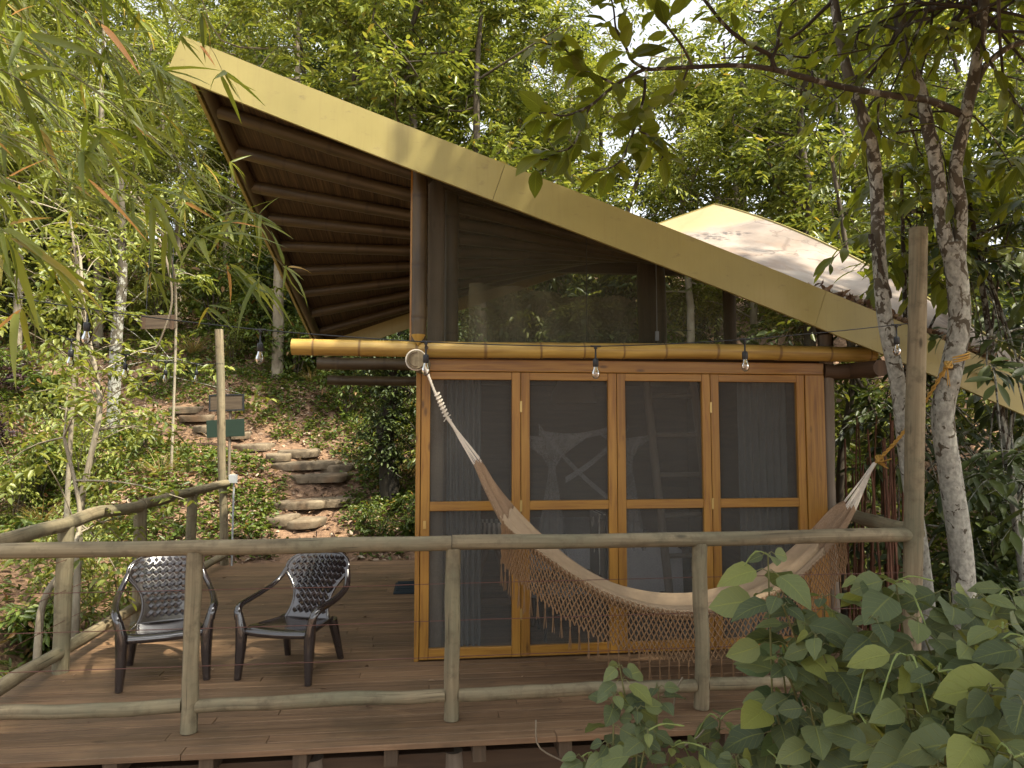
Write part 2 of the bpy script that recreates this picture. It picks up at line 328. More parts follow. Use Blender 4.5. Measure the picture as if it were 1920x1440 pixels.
MATS['lf_shrub_dark'] = leafmat('dark_shrub_leaf', [(0, (.05, .08, .035)), (.5, (.09, .13, .055)), (1, (.15, .2, .06))], trans=.2, vein=7, rough=.55, spec=.3)
MATS['lf_litter'] = leafmat('dry_leaf_litter', [(0, (.08, .045, .03)), (.35, (.21, .13, .085)), (.7, (.37, .26, .18)), (1, (.56, .45, .34))], trans=.1, rough=.8)
MATS['lf_purple'] = leafmat('purple_leaf', [(0, (.03, .012, .02)), (.6, (.06, .028, .038)), (1, (.09, .10, .03))], trans=.2)
MATS['lf_red'] = leafmat('red_leaf', [(0, (.4, .06, .03)), (1, (.5, .16, .09))], trans=.3)
MATS['grass'] = leafmat('dry_grass', [(0, (.16, .15, .05)), (.5, (.3, .22, .10)), (1, (.42, .3, .16))], trans=.3, rough=.7)
MATS['stem'] = plain('green_stem', (.13, .13, .045), .6, noise=.3)
MATS['spike'] = plain('flower_spike', (.20, .25, .07), .7, noise=.3, sc=60, bump=.5)

# ---------------------------------------------------------------- leaves
def nrm(a): return a / (np.linalg.norm(a, axis=-1, keepdims=True) + 1e-9)
def leaves_simple(mb, P, D, Nn, Ln, Wd, fold=.25):
    """folded diamond leaves: P base, D direction, Nn normal"""
    D = nrm(D); X = nrm(np.cross(D, Nn)); Z = np.cross(X, D); k = len(P); Ln = Ln[:, None]; Wd = Wd[:, None]
    c = P + D * Ln * .45 
    c1 = P + D * Ln * .28; c2 = P + D * Ln * .66 - Z * Ln * .05; up = Z * Wd * fold
    V = np.stack((P, c1 - X * Wd * .46 + up, c2 - X * Wd * .42 + up, P + D * Ln - Z * Ln * .14, c2 + X * Wd * .42 + up, c1 + X * Wd * .46 + up), 1)
    b = np.arange(k)[:, None] * 6
    f = np.concatenate((b + np.array([[0, 3, 2, 1]]), b + np.array([[0, 5, 4, 3]])))
    mb.add(V.reshape(-1, 3), f, None, True)
PROF = {'broad': [(0, .0), (.08, .55), (.25, .95), (.45, 1.0), (.65, .8), (.82, .48), (.93, .2), (1, .0)],
        'ellip': [(0, .0), (.15, .5), (.35, .9), (.55, 1.0), (.75, .75), (.9, .35), (1, .0)],
        'lance': [(0, .0), (.08, .7), (.22, 1.0), (.5, .85), (.75, .5), (.92, .18), (1, .0)]}
def leaves_fine(mb, P, D, Nn, Ln, Wd, prof='broad', fold=.15, droop=.25, wave=.0, pet=0):
    D = nrm(D); X = nrm(np.cross(D, Nn)); Z = np.cross(X, D); k = len(P); pr = PROF[prof]; m = len(pr)
    droop = np.broadcast_to(droop, (k,)); rows = []
    for q, (t, w) in enumerate(pr):
        ang = droop * t; c = P + D * (Ln * t * np.cos(ang * .7))[:, None] - Z * (Ln * t * np.sin(ang))[:, None]
        if pet: c = c + D * (Ln * pet)[:, None]
        w = max(w, .015); hw = (Wd * w / 2)[:, None]
        wv = (np.sin(t * 17 + np.arange(k)) * wave)[:, None] * hw
        rows.append(np.stack((c - X * hw + Z * (hw * fold * 2 + wv), c - X * hw * .5 + Z * hw * fold * .8, c, c + X * hw * .5 + Z * hw * fold * .8, c + X * hw + Z * (hw * fold * 2 - wv)), 1))
    V = np.stack(rows, 1)  # k,m,5,3
    u = np.stack(np.meshgrid([t for t, _ in pr], [0, .25, .5, .75, 1], indexing='ij'), 2)[..., ::-1].reshape(-1, 2)
    i, j = np.meshgrid(np.arange(m - 1), np.arange(4), indexing='ij'); i = i.ravel(); j = j.ravel()
    f0 = np.stack((i * 5 + j, i * 5 + j + 1, (i + 1) * 5 + j + 1, (i + 1) * 5 + j), 1)
    f = (np.arange(k)[:, None, None] * (m * 5) + f0[None]).reshape(-1, 4)
    uv = np.tile(u[f0][None], (k, 1, 1, 1))
    mb.add(V.reshape(-1, 3), f, uv, True)
def rdir(n, g=rng): return nrm(g.normal(size=(n, 3)))
def sprays(mb, C, rad, g, twigs=12, lv=9, L=.1, Wr=.38, flat=.6, droop=.35, out=None, hang=.45):
    """leafy twigs radiating from each clump centre C"""
    n = len(C) * twigs; c = np.repeat(C, twigs, 0); d = rdir(n, g); d[:, 2] *= flat
    if out is not None: d += np.repeat(out, twigs, 0) * .6
    d = nrm(d); r = np.repeat(np.broadcast_to(rad, len(C)), twigs) * g.uniform(.6, 1.25, n)
    st = c + rdir(n, g) * (r * .35)[:, None]
    t = (np.arange(lv) + .6) / lv
    P = st[:, None] + d[:, None] * (r[:, None] * t)[..., None]; P[..., 2] -= (r[:, None] * t ** 2) * droop
    side = nrm(np.cross(d, np.array((0, 0, 1.0)) + g.normal(size=(n, 3)) * .25)); sg = np.where(np.arange(lv) % 2 == 0, 1, -1)
    D = side[:, None] * sg[None, :, None] + d[:, None] * .75 + g.normal(size=(n, lv, 3)) * .22; D[..., 2] -= hang
    D[:, -1] = d + np.array((0, 0, -.3))
    Nn = np.array((0, 0, 1.0)) + g.normal(size=(n, lv, 3)) * .38
    Ls = L * g.uniform(.7, 1.3, (n, lv)); leaves_simple(mb, P.reshape(-1, 3), D.reshape(-1, 3), Nn.reshape(-1, 3), Ls.ravel(), Ls.ravel() * Wr)

# ---------------------------------------------------------------- terrain
def hval(x, y):
    x = np.asarray(x, float); y = np.asarray(y, float)
    rise = np.where(y > 8.9, .50 * (y - 8.9), 0) ; rise = np.where(y > 24, .50 * 15.1 + .22 * (y - 24), rise); rise = np.minimum(rise, 14)
    low = -1.25 + np.clip((y - 5.5) / 3.3, 0, 1) ** 1.5 * 1.22
    left = np.clip((-2.7 - x) / 2.0, 0, 1) * np.clip((y - 1) / 4, 0, 1) * .9 * np.clip((9.5 - y) / 2, 0, 1)
    z = low + rise + left
    bump = .10 * np.sin(x * 1.7 + y * .6) + .08 * np.sin(y * 2.3 - x * .9) + .05 * np.sin(x * 4.1 + 1) * np.sin(y * 3.7)
    z = z + bump * np.clip((y - 9.2) / 2, 0.15, 1)
    # bank either side of the path, path a little sunk
    z = z + np.clip((y - 9) / .8, 0, 1) * .24 * np.clip(path_d(x, y) - .45, 0, 1.0)
    return z
_PT = [(590, 1030), (585, 985), (560, 950), (575, 905), (560, 880), (545, 850), (485, 838), (440, 815), (395, 792), (360, 772)]
_PP = np.array([(-1.2, 8.6), (-1.45, 9.25), (-1.6, 9.9), (-1.6, 10.7), (-1.85, 11.1), (-2.3, 11.35), (-3.1, 11.75), (-3.8, 12.1), (-4.6, 12.5), (-5.8, 13.4), (-7.5, 15)])
def path_x(y): return np.interp(y, _PP[:, 1], _PP[:, 0])
def path_d(x, y):
    x = np.asarray(x, float); y = np.asarray(y, float); d = np.full(np.broadcast(x, y).shape, 99.0)
    for (x0, y0), (x1, y1) in zip(_PP[:-1], _PP[1:]):
        t = np.clip(((x - x0) * (x1 - x0) + (y - y0) * (y1 - y0)) / ((x1 - x0) ** 2 + (y1 - y0) ** 2), 0, 1); d = np.minimum(d, np.hypot(x - x0 - t * (x1 - x0), y - y0 - t * (y1 - y0)))
    return d
g = MB()
xs = np.concatenate((np.linspace(-120, -14, 14), np.linspace(-13, 13, 120), np.linspace(14, 120, 14)))
ys = np.concatenate((np.linspace(-80, -4, 10), np.linspace(-3, 26, 140), np.linspace(28, 160, 18)))
X, Y = np.meshgrid(xs, ys, indexing='ij'); g.grid(np.stack((X, Y, hval(X, Y)), 2))
tag(g.build('ground', MATS['ground']), kind='structure')

def on_ground(px, py):
    d = ray(px, py)
    for t in np.arange(5, 60, .05):
        if CAMH + d.z * t < hval(d.x * t, d.y * t): return np.array((d.x * t, d.y * t, float(hval(d.x * t, d.y * t))))
    return np.array((d.x * 30, d.y * 30, 0))

# ---------------------------------------------------------------- stone steps
def stone(mb, c, sx, sy, h, rot):
    n = 14; th = np.arange(n) * 2 * math.pi / n
    r = 1 + np.array([random.uniform(-.2, .18) for _ in th]); sq = (np.abs(np.cos(th)) ** 4 + np.abs(np.sin(th)) ** 4) ** -.25
    rings = []
    for zz, k in ((-h, .96), (-h * .3, 1.03), (-.012, 1.0), (0.0, .93)):
        x = np.cos(th) * sq * r * sx * k; y = np.sin(th) * sq * r * sy * k
        rings.append(np.stack((c[0] + x * math.cos(rot) - y * math.sin(rot), c[1] + x * math.sin(rot) + y * math.cos(rot), np.full(n, c[2] + zz) + r * .02 + (x * .06 + y * .1) * (.3 + r * .2)), 1))
    V = np.concatenate(rings); f = []
    for i in range(3):
        for j in range(n): f.append((i * n + j, i * n + (j + 1) % n, (i + 1) * n + (j + 1) % n, (i + 1) * n + j))
    mb.add(V, np.array(f), None, True); mb.add(rings[-1], np.arange(n)[None], None, True)
steps = [(590, 1027, 95, 1), (560, 984, 50, 0), (562, 948, 66, 1), (600, 902, 62, 1), (575, 876, 70, 1), (630, 880, 40, 0), (560, 854, 40, 1), (478, 842, 42, 1), (445, 820, 30, 0), (395, 806, 30, 0), (375, 786, 34, 1), (350, 772, 30, 0), (527, 979, 36, 0), (622, 948, 40, 0), (525, 862, 26, 0)]
desc = ['widest pale flat stone slab lowest on the forest path', 'rounded stone on the second step of the forest path, on its right', 'long low stone step beneath the sunlit patch of path',
        'broad flat stone step at the sunlit turn of the path', 'thin wide stone step just above the sunlit turn', 'small stone right of the path where sunlight falls', 'narrow stone step just before the path bends left',
        'rounded grey stone step where the path bends left uphill', 'small stone step just below the green board', 'small stone step beside the green board', 'long stone step up the path just above the green board', 'highest visible stone step of the path',
        'small stone left on the second step of the path', 'stone at the right end of the third path step', 'little stone tucked left of the narrow path steps']
for (px, py, w, _), ds in zip(steps, desc):
    c = on_ground(px, py); d = np.linalg.norm(c[:2]); mb = MB(); hw = w / F * d
    stone(mb, c + np.array((0, 0, .055)), hw * .8, .2, .11, random.uniform(-.3, .3) - .1)
    tag(mb.build('step_stone', MATS['stone']), ds, 'stone step', 'stone steps of the path climbing the slope')

# ---------------------------------------------------------------- deck
XL, XR, YF, YB, RY = -2.56, 3.02, 3.735, 8.92, 4.0
dk = thing('wooden_deck', (0, 6, 0), 'raised brown wooden plank deck under the two chairs and hammock', 'deck')
mb = MB(); y = YF; row = 0; bw = .092
while y < YB:
    cuts = [XL - random.uniform(0, .015), *sorted(random.uniform(-1.9, 2.4) for _ in range(2)), XR]
    if cuts[2] - cuts[1] < .6: cuts.pop(1)
    if y < YF + .01: cuts = [XL, -1.2, .66, XR]
    for a, b in zip(cuts[:-1], cuts[1:]):
        dz = random.uniform(-.0015, .0015); mb.box((a + .001, y, -.03 + dz), (b - .002, y + bw - .006, dz))
    y += bw
mb.build('deck_boards', MATS['deck'], dk, bevel=.003)
for k in range(13):
    x = -2.44 + k * .45
    mb = MB(); mb.box((x - .035, YF + .03, -.125), (x + .035, 6.6, -.034)); mb.build('joist', MATS['joist'], dk, bevel=.004)
for yy in (YF + .22, 5.0, 6.5):
    mb = MB(); mb.box((XL + .1, yy - .04, -.29), (XR - .1, yy + .04, -.13)); mb.build('bearer', MATS['darkwood'], dk, bevel=.004)
for x in (-2.2, -.6, .14, 1.6, 2.8):
    mb = MB(); n = 10; mb.tube(np.stack((np.full(n, x) + nz(n, .006), np.full(n, YF + .2), np.linspace(-1.5, -.13, n)), 1), .055 + nz(n, .003), 12); mb.build('support_post', MATS['greypost'], dk)
# cane skirting below deck
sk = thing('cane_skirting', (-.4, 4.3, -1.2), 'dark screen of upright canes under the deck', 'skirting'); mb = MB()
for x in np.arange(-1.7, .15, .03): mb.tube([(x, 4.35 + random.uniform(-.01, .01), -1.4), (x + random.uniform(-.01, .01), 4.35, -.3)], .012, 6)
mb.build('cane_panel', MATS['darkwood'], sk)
# corrugated sheet leaning at the bottom right
sh = MB(); a = np.linspace(0, 1, 90); Gd = np.zeros((90, 6, 3))
p0 = np.array((.55, 3.75, -.55)); ex = np.array((1.75, .25, -.02)); ey = np.array((.45, -.9, -.75))
for j, q in enumerate(np.linspace(0, 1, 6)):
    Gd[:, j] = p0 + a[:, None] * ex + q * ey + np.sin(a * 2 * math.pi * 13)[:, None] * np.array((0, 0, .018))
sh.grid(Gd); tag(sh.build('corrugated_sheet', plain('dark_corrugated', (.035, .04, .045), .6, noise=.4, sc=5), solid=.004), 'dark corrugated sheet leaning below the deck edge behind leaves', 'roofing sheet')
# fallen leaf
mb = MB(); p = onZ(1080, 1301); leaves_fine(mb, np.array([p + (0, 0, .012), p + (.05, .02, .012)]), np.array([(1, .2, .05), (-.9, .3, .1)]), np.array([(0, -.2, 1.0)] * 2), np.array((.10, .06)), np.array((.04, .03)), 'broad')
tag(mb.build('fallen_leaf', leafmat('yellow_leaf', [(0, (.55, .42, .03)), (1, (.6, .45, .05))], trans=.2)), 'bright yellow fallen leaf lying on the deck boards below the hammock', 'leaf')
mb = MB(); k = 120; P = np.stack((rng.uniform(-2.3, 2.6, k), rng.uniform(4.1, 8.7, k), np.full(k, .006)), 1); P = P[(P[:, 0] < -.25) | (P[:, 1] < 4.9)]; k = len(P)
D = rdir(k); D[:, 2] = .08; leaves_simple(mb, P, D, np.array((0, 0, 1.0)) + rng.normal(size=(k, 3)) * .15, rng.uniform(.02, .06, k), rng.uniform(.006, .02, k))
tag(mb.build('leaf_debris', MATS['lf_litter']), 'scattered tiny dry leaves on the deck boards', 'leaf litter', kind='stuff')

# ---------------------------------------------------------------- railings
def log(mb, a, b, r, wob=.004, n=14, seg=14):
    a = np.asarray(a, float); b = np.asarray(b, float); t = np.linspace(0, 1, seg)[:, None]; P = a + (b - a) * t
    P += np.stack((nz(seg, wob), nz(seg, wob), nz(seg, wob)), 1); mb.tube(P, r * (1 + nz(seg, .025)), n); return mb
pz = [-1.249, .123, 1.543]
rl = thing('wooden_railing', (0, RY, 0), 'front log railing running across the whole deck edge', 'railing')
segs = [(-2.42, -1.1), (-1.1, pz[1]), (pz[1], 2.91)]
def ztop(x): return .945 
xs_ = [-2.45, pz[1] - .003, 2.90]
for a, b in zip(xs_[:-1], xs_[1:]): mb = MB(); log(mb, (a + .003, RY, .955), (b - .003, RY, .955), .041, .003); mb.build('top_rail', MATS['log'], rl)
for a, b in ((-2.4, pz[0]), (pz[0], pz[1]), (pz[1], pz[2]), (pz[2], 2.88)):
    mb = MB(); log(mb, (a + .035, RY, .135), (b - .035, RY, .135), .036, .003); mb.build('lower_rail', MATS['log'], rl)
for x in pz: mb = MB(); log(mb, (x, RY - .002, .003), (x + .004, RY, .93), .042, .003); mb.build('post', MATS['log'], rl)
for z in (.735, .535, .34): mb = MB(); mb.tube([(-2.4, RY, z), (-.6, RY, z - .004), (.12, RY, z), (1.5, RY, z + .002), (2.9, RY, z)], .0022, 5); mb.build('wire', MATS['wire'], rl)
lr = thing('wooden_railing', (-2.4, 6.4, 0), 'left side log railing running back from the corner beside the chairs', 'railing')
py_ = [4.0, 5.07, 6.30, 7.58, 8.86]
for a, b in ((3.95, 6.3), (6.3, 8.84)): mb = MB(); log(mb, (-2.4, a + .003, .965), (-2.4, b - .003, .965), .046, .005); mb.build('top_rail', MATS['log'], lr)
for a, b in zip(py_[:-1], py_[1:]): mb = MB(); log(mb, (-2.4, a + .035, .135), (-2.4, b - .035, .135), .042, .003); mb.build('lower_rail', MATS['log'], lr)
for y in py_[:-1]: mb = MB(); log(mb, (-2.4, y, -.35), (-2.4, y, .94), .05, .003); mb.build('post', MATS['log'], lr)
for z in (.735, .535, .34): mb = MB(); mb.tube([(-2.37, 4, z), (-2.37, 8.8, z)], .0022, 5); mb.build('wire', MATS['wire'], lr)
rr = thing('wooden_railing', (2.92, 4.5, 0), 'short right side log railing between the corner pole and the cabin', 'railing')
mb = MB(); log(mb, (2.93, 4.05, .955), (3.04, 5.2, .99), .045); mb.build('top_rail', MATS['log'], rr)
mb = MB(); log(mb, (2.93, 4.05, .135), (3.04, 5.2, .16), .04); mb.build('lower_rail', MATS['log'], rr)
# tall poles
a = onY(1712, 1060, RY); b = onY(1722, 428, RY)
mb = MB(); a2 = a + (a - b) * .75; log(mb, a2, b, .053, .003); tag(mb.build('wooden_pole', MATS['log']), 'tall thick pole at the right deck corner holding the light string end', 'pole')
a = onX(431, 1055, -2.4); mb = MB(); log(mb, (-2.4, 8.86, -.3), onY(411, 618, 8.86), .048, .006)
tag(mb.build('wooden_pole', MATS['log']), 'tall thin pole at the far left end of the deck railing beside the path', 'pole')
eb = thing('junction_box', (-2.33, 8.8, 1.05), 'small grey junction box and conduit on the thin pole', 'electrical box')
c = onY(437, 898, 8.80); mb = MB(); mb.box(c - (.045, .03, .05), c + (.045, .03, .05)); mb.build('box', MATS['galv'], eb, bevel=.004)
mb = MB(); mb.tube([c - (-.01, 0, .05), (c[0] + .01, 8.8, -.02)], .012, 8); mb.build('conduit', MATS['galv'], eb)

# ---------------------------------------------------------------- cabin
WY = 5.03
def wx(px, y=950): return onY(px, y, WY)[0]
cb = thing('cabin', (1.4, 6.5, 0), 'small timber cabin with orange screened doors and a sweeping yellow edged roof', 'cabin')
ZT, ZH = 1.995, 2.085
XW = wx(788); XJ = wx(1512); XE = wx(1548)
edges = [wx(788), wx(976), wx(1157), wx(1334), wx(1512)]
sw = .062
for k in range(4):
    a, b = edges[k] + .002, edges[k + 1] - .002; y0, y1 = WY - .02, WY + .022
    mb = MB()
    mb.box((a, y0, .012), (a + sw, y1, ZT)); mb.box((b - sw, y0, .012), (b, y1, ZT))
    for z0, z1 in ((.012, .085), (1.02, 1.085), (ZT - .055, ZT)): mb.box((a + sw + .0005, y0 + .002, z0), (b - sw - .0005, y1 - .002, z1))
    dr = mb.build('screen_door', MATS['pine'], cb, bevel=.004)
    mb = MB()
    for z0, z1 in ((.085, 1.02), (1.085, ZT - .055)): mb.grid(np.array([[(a + sw, WY + .004, z0), (a + sw, WY + .004, z1)], [(b - sw, WY + .004, z0), (b - sw, WY + .004, z1)]]), False)
    mb.build('screen', MATS['screen'], dr)
    for z in (1.75, 1.05, .3):
        if k in (1, 3): mb = MB(); mb.box((a - .009, y0 - .004, z - .04), (a + .007, y0 + .001, z + .04)); mb.build('hinge', MATS['brass'], dr, bevel=.001)
    if k == 0: mb = MB(); mb.box((a + .018, y0 - .008, .90), (a + .04, y0 + .001, .955)); mb.build('door_latch', MATS['brass'], dr, bevel=.002)
mb = MB(); mb.box((XJ + .001, WY - .03, .0), (XE, WY + .07, ZT)); mb.build('door_jamb', MATS['pine'], cb, bevel=.004)
mb = MB(); mb.box((XW - .035, WY - .012, .0), (XW - .002, WY + .09, ZT)); mb.build('door_jamb', MATS['pine'], cb, bevel=.004)
mb = MB(); mb.box((XW + .02, WY - .028, ZT + .003), (XE, WY + .06, ZH)); mb.build('header', MATS['pine'], cb, bevel=.004)
mb = MB(); log(mb, (XE + .05, WY + .03, -.02), (XE + .05, WY + .03, 2.3), .05); mb.build('corner_post', MATS['greypost'], cb)
YBK = 7.9
# side and back walls (screened), floor, loft
mb = MB(); mb.box((XW - .03, WY + .1, .0), (XW + .03, YBK, .012)); 
mb.build('sill', MATS['darkwood'], cb)
mb = MB(); mb.box((XW + .02, WY + .12, .004), (XE - .02, YBK, .010)); mb.build('floor', MATS['deck'], cb)
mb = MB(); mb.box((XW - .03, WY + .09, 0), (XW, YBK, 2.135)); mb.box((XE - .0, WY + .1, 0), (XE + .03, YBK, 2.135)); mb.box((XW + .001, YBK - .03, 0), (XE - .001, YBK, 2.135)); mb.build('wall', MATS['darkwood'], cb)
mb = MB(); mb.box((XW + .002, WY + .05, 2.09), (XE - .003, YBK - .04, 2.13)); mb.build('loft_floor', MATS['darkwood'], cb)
# bamboo beams
def bamboo(mb, a, b, r, spacing=.36, n=14, wob=.004):
    a = np.asarray(a, float); b = np.asarray(b, float); Ln = np.linalg.norm(b - a); ts = [0]; q = spacing * .5 
    L = []; R_ = []
    s = 0; pts = [(0, 1.0)]
    vs_ = np.linspace(0, Ln, 4000); wv_ = vs_ + .09 * np.sin(vs_ * 2.9); kk = .5
    while kk * spacing < wv_[-1]:
        q = float(np.interp(kk * spacing, wv_, vs_)); kk += 1
        for dq, rr_ in ((-.03, 1.0), (-.008, 1.045), (0, .99), (.008, 1.05), (.03, 1.0)):
            if 0 < q + dq < Ln: pts.append((q + dq, rr_))
    pts.append((Ln, 1.0)); t = np.array([p for p, _ in pts]); rr_ = np.array([x for _, x in pts])
    m = len(t); P = a + (b - a) * (t / Ln)[:, None]; w = nz(m, wob); P[:, 2] += w - w[0] * 0
    mb.tube(P, r * rr_, n, uo=0.0); return mb
zb = 2.148
bl = onY(547, 656, WY - .1)[0]; br = onY(1640, 670, WY - .1)[0]
mb = MB(); bamboo(mb, (bl, WY - .09, zb), (br, WY - .09, zb), .056); mb.build('bamboo_beam', MATS['bamboo'], cb)
mb = MB(); mb.tube([(-.035, WY - .155, zb), (-.035, WY - .148, zb)], .014, 12); mb.build('bolt', MATS['darkwood'], cb)
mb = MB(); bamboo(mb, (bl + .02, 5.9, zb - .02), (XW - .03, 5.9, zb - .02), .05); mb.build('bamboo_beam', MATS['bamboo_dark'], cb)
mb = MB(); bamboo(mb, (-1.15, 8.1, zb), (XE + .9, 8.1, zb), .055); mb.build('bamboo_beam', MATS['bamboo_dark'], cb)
# log-end plate, pointing at the viewer
e = onY(780, 674, 4.62); mb = MB(); mb.tube([e, e + (.005, .02, 0), (e[0] + .09, 5.7, e[2])], [.060, .062, .062], 18); mb.build('plate_beam', MATS['log'], cb)
mb = MB(); th = np.linspace(0, 2 * math.pi, 25); mb.tube(np.stack((e[0] + .046 * np.cos(th), np.full(25, e[1] - .001), e[2] + .046 * np.sin(th)), 1), .003, 5, caps=False); mb.tube([e + (.02, -.002, -.012), e + (.02, .004, -.012)], .008, 10); mb.build('end_ring', MATS['darkwood'], cb)
e2 = onY(1652, 690, 4.72); mb = MB(); mb.tube([e2, e2 + (0, .02, 0), e2 + (-.2, 1.4, .02)], .06, 16); mb.build('plate_beam', MATS['darkwood'], cb)
mb = MB(); log(mb, (XE + .02, WY, 2.03), (br + .02, WY - .05, 2.03), .055); mb.build('plate_beam', MATS['darkwood'], cb)
PB = e.copy()

# roof: hyperbolic paraboloid
FY = 4.72
ft = [onY(345, 75, FY), onY(960, 319, FY), onY(1640, 589, FY), onY(1835, 674, FY), onY(2060, 776, FY)]
ft = np.array(ft); xx = np.linspace(ft[0, 0], ft[-1, 0], 41)
cf = np.polyfit(ft[:, 0], ft[:, 2], 3); Fc = np.stack((xx, np.full(41, FY), np.polyval(cf, xx)), 1)
A_, B_ = Fc[0], Fc[-1]
D_ = at(598, 640, 8.25); C_ = at(1340, 383, 8.4)
u = np.linspace(0, 1, 41); Gc = D_ + (C_ - D_) * u[:, None]
v = np.linspace(0, 1, 31)
def surf(uu, vv):
    f = np.stack([np.interp(uu, u, Fc[:, k]) for k in range(3)], -1); g_ = np.stack([np.interp(uu, u, Gc[:, k]) for k in range(3)], -1)
    vv = np.asarray(vv)[..., None]; P = f * (1 - vv) + g_ * vv
    P[..., 2] += (.22 * uu * 4 * (vv * (1 - vv))[..., 0])
    return P
UU, VV = np.meshgrid(u, v, indexing='ij'); top = surf(UU, VV)
SX, SY = 1, 1
rf = MB(); tp = top.copy(); tp[..., 2] += -.004
low = top.copy(); low[..., 2] -= .035
rf.grid(tp, uv=np.stack((UU, VV), 2))
roof = rf.build('roof', MATS['rooftop'], cb)
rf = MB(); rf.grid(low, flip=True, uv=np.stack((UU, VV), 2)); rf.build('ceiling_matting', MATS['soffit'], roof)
def fascia(line, h, outn, tilt=.0, name='fascia', cuts=None):
    n = len(line); T = nrm(np.gradient(line, axis=0)); dn = nrm(np.cross(T, outn) * 1.0)
    dn = np.where(dn[:, 2:3] > 0, -dn, dn); G0 = line + np.array((0, 0, .012)); G1 = line + dn * h
    o = np.asarray(outn, float) * .012
    mb = MB(); ring = np.stack((G0 - o, G0 + o, G1 + o, G1 - o, G0 - o), 1)
    mb.grid(ring, smooth=False); 
    mb.add(ring[0, :4], [[0, 1, 2, 3]]); mb.add(ring[-1, :4], [[3, 2, 1, 0]])
    return mb.build(name, MATS['fascia'], roof)
cutx = [0, int(round(np.interp(onY(950, 350, FY)[0], xx, np.arange(41)))), int(round(np.interp(onY(1535, 590, FY)[0], xx, np.arange(41)))), 40]
fo = Fc + np.array((0, -.02, 0))
for i in range(3):
    seg_ = fo[cutx[i]:cutx[i + 1] + 1].copy(); tt = seg_[-1] - seg_[-2]; seg_[-1] -= tt / np.linalg.norm(tt) * .003; fascia(seg_, .258, (0, -1, 0))
ad = top[0]; fascia(ad[1:] + np.array((-.012, .02, -.03)), .10, nrm(np.cross(D_ - A_, (0, 0, 1.0))) * np.array((1, 1, 0)) * -1 if False else (-.99, .1, 0))
fascia(Gc + np.array((0, .015, 0)), .20, (0, 1, 0)); fascia(top[-1] + np.array((.015, 0, 0)), .10, (.95, .3, 0))
# rafters
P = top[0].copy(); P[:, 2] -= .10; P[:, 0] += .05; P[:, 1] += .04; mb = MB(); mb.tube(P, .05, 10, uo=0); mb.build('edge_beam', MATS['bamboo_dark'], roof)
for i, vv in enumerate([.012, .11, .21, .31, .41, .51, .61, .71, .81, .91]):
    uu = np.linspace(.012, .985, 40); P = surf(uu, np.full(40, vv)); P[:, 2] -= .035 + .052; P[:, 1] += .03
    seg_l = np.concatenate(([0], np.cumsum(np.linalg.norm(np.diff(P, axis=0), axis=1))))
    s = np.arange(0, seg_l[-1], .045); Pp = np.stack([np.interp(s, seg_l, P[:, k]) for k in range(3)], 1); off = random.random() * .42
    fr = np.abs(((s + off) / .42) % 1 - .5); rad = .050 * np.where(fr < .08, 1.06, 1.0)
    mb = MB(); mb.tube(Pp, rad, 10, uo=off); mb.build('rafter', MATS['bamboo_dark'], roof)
def soff(x, y):     # roof underside height at plan x, y
    d2 = (low[..., 0] - x) ** 2 + (low[..., 1] - y) ** 2; k = np.unravel_index(np.argmin(d2), d2.shape); return low[k][2]
# upper columns and gable screen
def column(px, py, Y, r, m, z0, z1=None, dx=0):
    p = onY(px, py, Y); x = p[0]; zt = (soff(x, Y) - .04) if z1 is None else z1
    mb = MB(); bamboo(mb, (x, Y, z0), (x + dx, Y, zt), r, .42); return mb.build('column', MATS[m], cb), x
column(786, 500, WY - .03, .055, 'bamboo_dark', 2.2)
mb = MB(); xq = onY(786, 500, WY - .03)[0]; mb.tube([(xq, WY - .15, 2.235), (xq, WY - .152, 2.16)], [.05, .004], 8, sx=1.0); mb.build('saddle_cut', MATS['bamboo'], cb)
column(818, 500, WY + .12, .062, 'greypost', 0.02)
column(846, 500, WY + .22, .055, 'bamboo_dark', 2.13)
for px, Y, r, m in ((1218, 7.6, .13, 'darkwood'), (1240, 7.3, .05, 'bamboo_dark'), (1368, 7.3, .07, 'darkwood'), (835, 7.6, .09, 'darkwood'), (1545, 5.3, .06, 'darkwood')):
    x = onY(px, 600, Y)[0]; mb = MB(); log(mb, (x, Y, 2.1), (x, Y, max(2.3, soff(x, Y) - .03)), r); mb.build('column', MATS[m], cb)
mb = MB(); xs2 = np.linspace(XW - .07, onY(1590, 660, WY)[0], 60); Gd = np.zeros((60, 2, 3))
for i, x in enumerate(xs2): Gd[i, 0] = (x, WY + .02, 2.19); Gd[i, 1] = (x, WY + .02, max(2.195, soff(x, WY + .02) - .02))
mb.grid(Gd, False); mb.build('gable_screen', MATS['screen_hi'], cb)
mb = MB(); zt = soff(XW - .07, WY) - .05; mb.box((XW - .085, WY - .05, 2.2), (XW - .068, WY + .03, zt)); mb.build('screen_batten', MATS['pine'], cb)
x = onY(1117, 580, WY)[0]; mb = MB(); mb.tube([(x, WY + .3, 2.15), (x, WY + .3, soff(x, WY + .3))], .004, 6); mb.build('cable', MATS['black'], cb)
for z in (2.33, 2.52, 2.7): mb = MB(); mb.tube([(XW, YBK - .2, z), (XE, YBK - .2, z + .02)], .004, 5); mb.build('cable', MATS['black'], cb)
mb = MB(); mb.box((XW - .1, YBK - .06, onY(1130, 514, 7.9)[2]), (XE, YBK + .02, onY(1130, 480, 7.9)[2])); mb.build('back_lintel', MATS['darkwood'], cb)
x, z = onY(1232, 630, 5.2)[[0, 2]]
mb = MB(); mb.box((x - .012, 5.19, z - .035), (x + .012, 5.21, z + .035)); mb.tube([(x, 5.2, z + .03), (x, 5.2, soff(x, 5.2))], .002, 5); mb.build('pull_weight', MATS['galv'], cb)
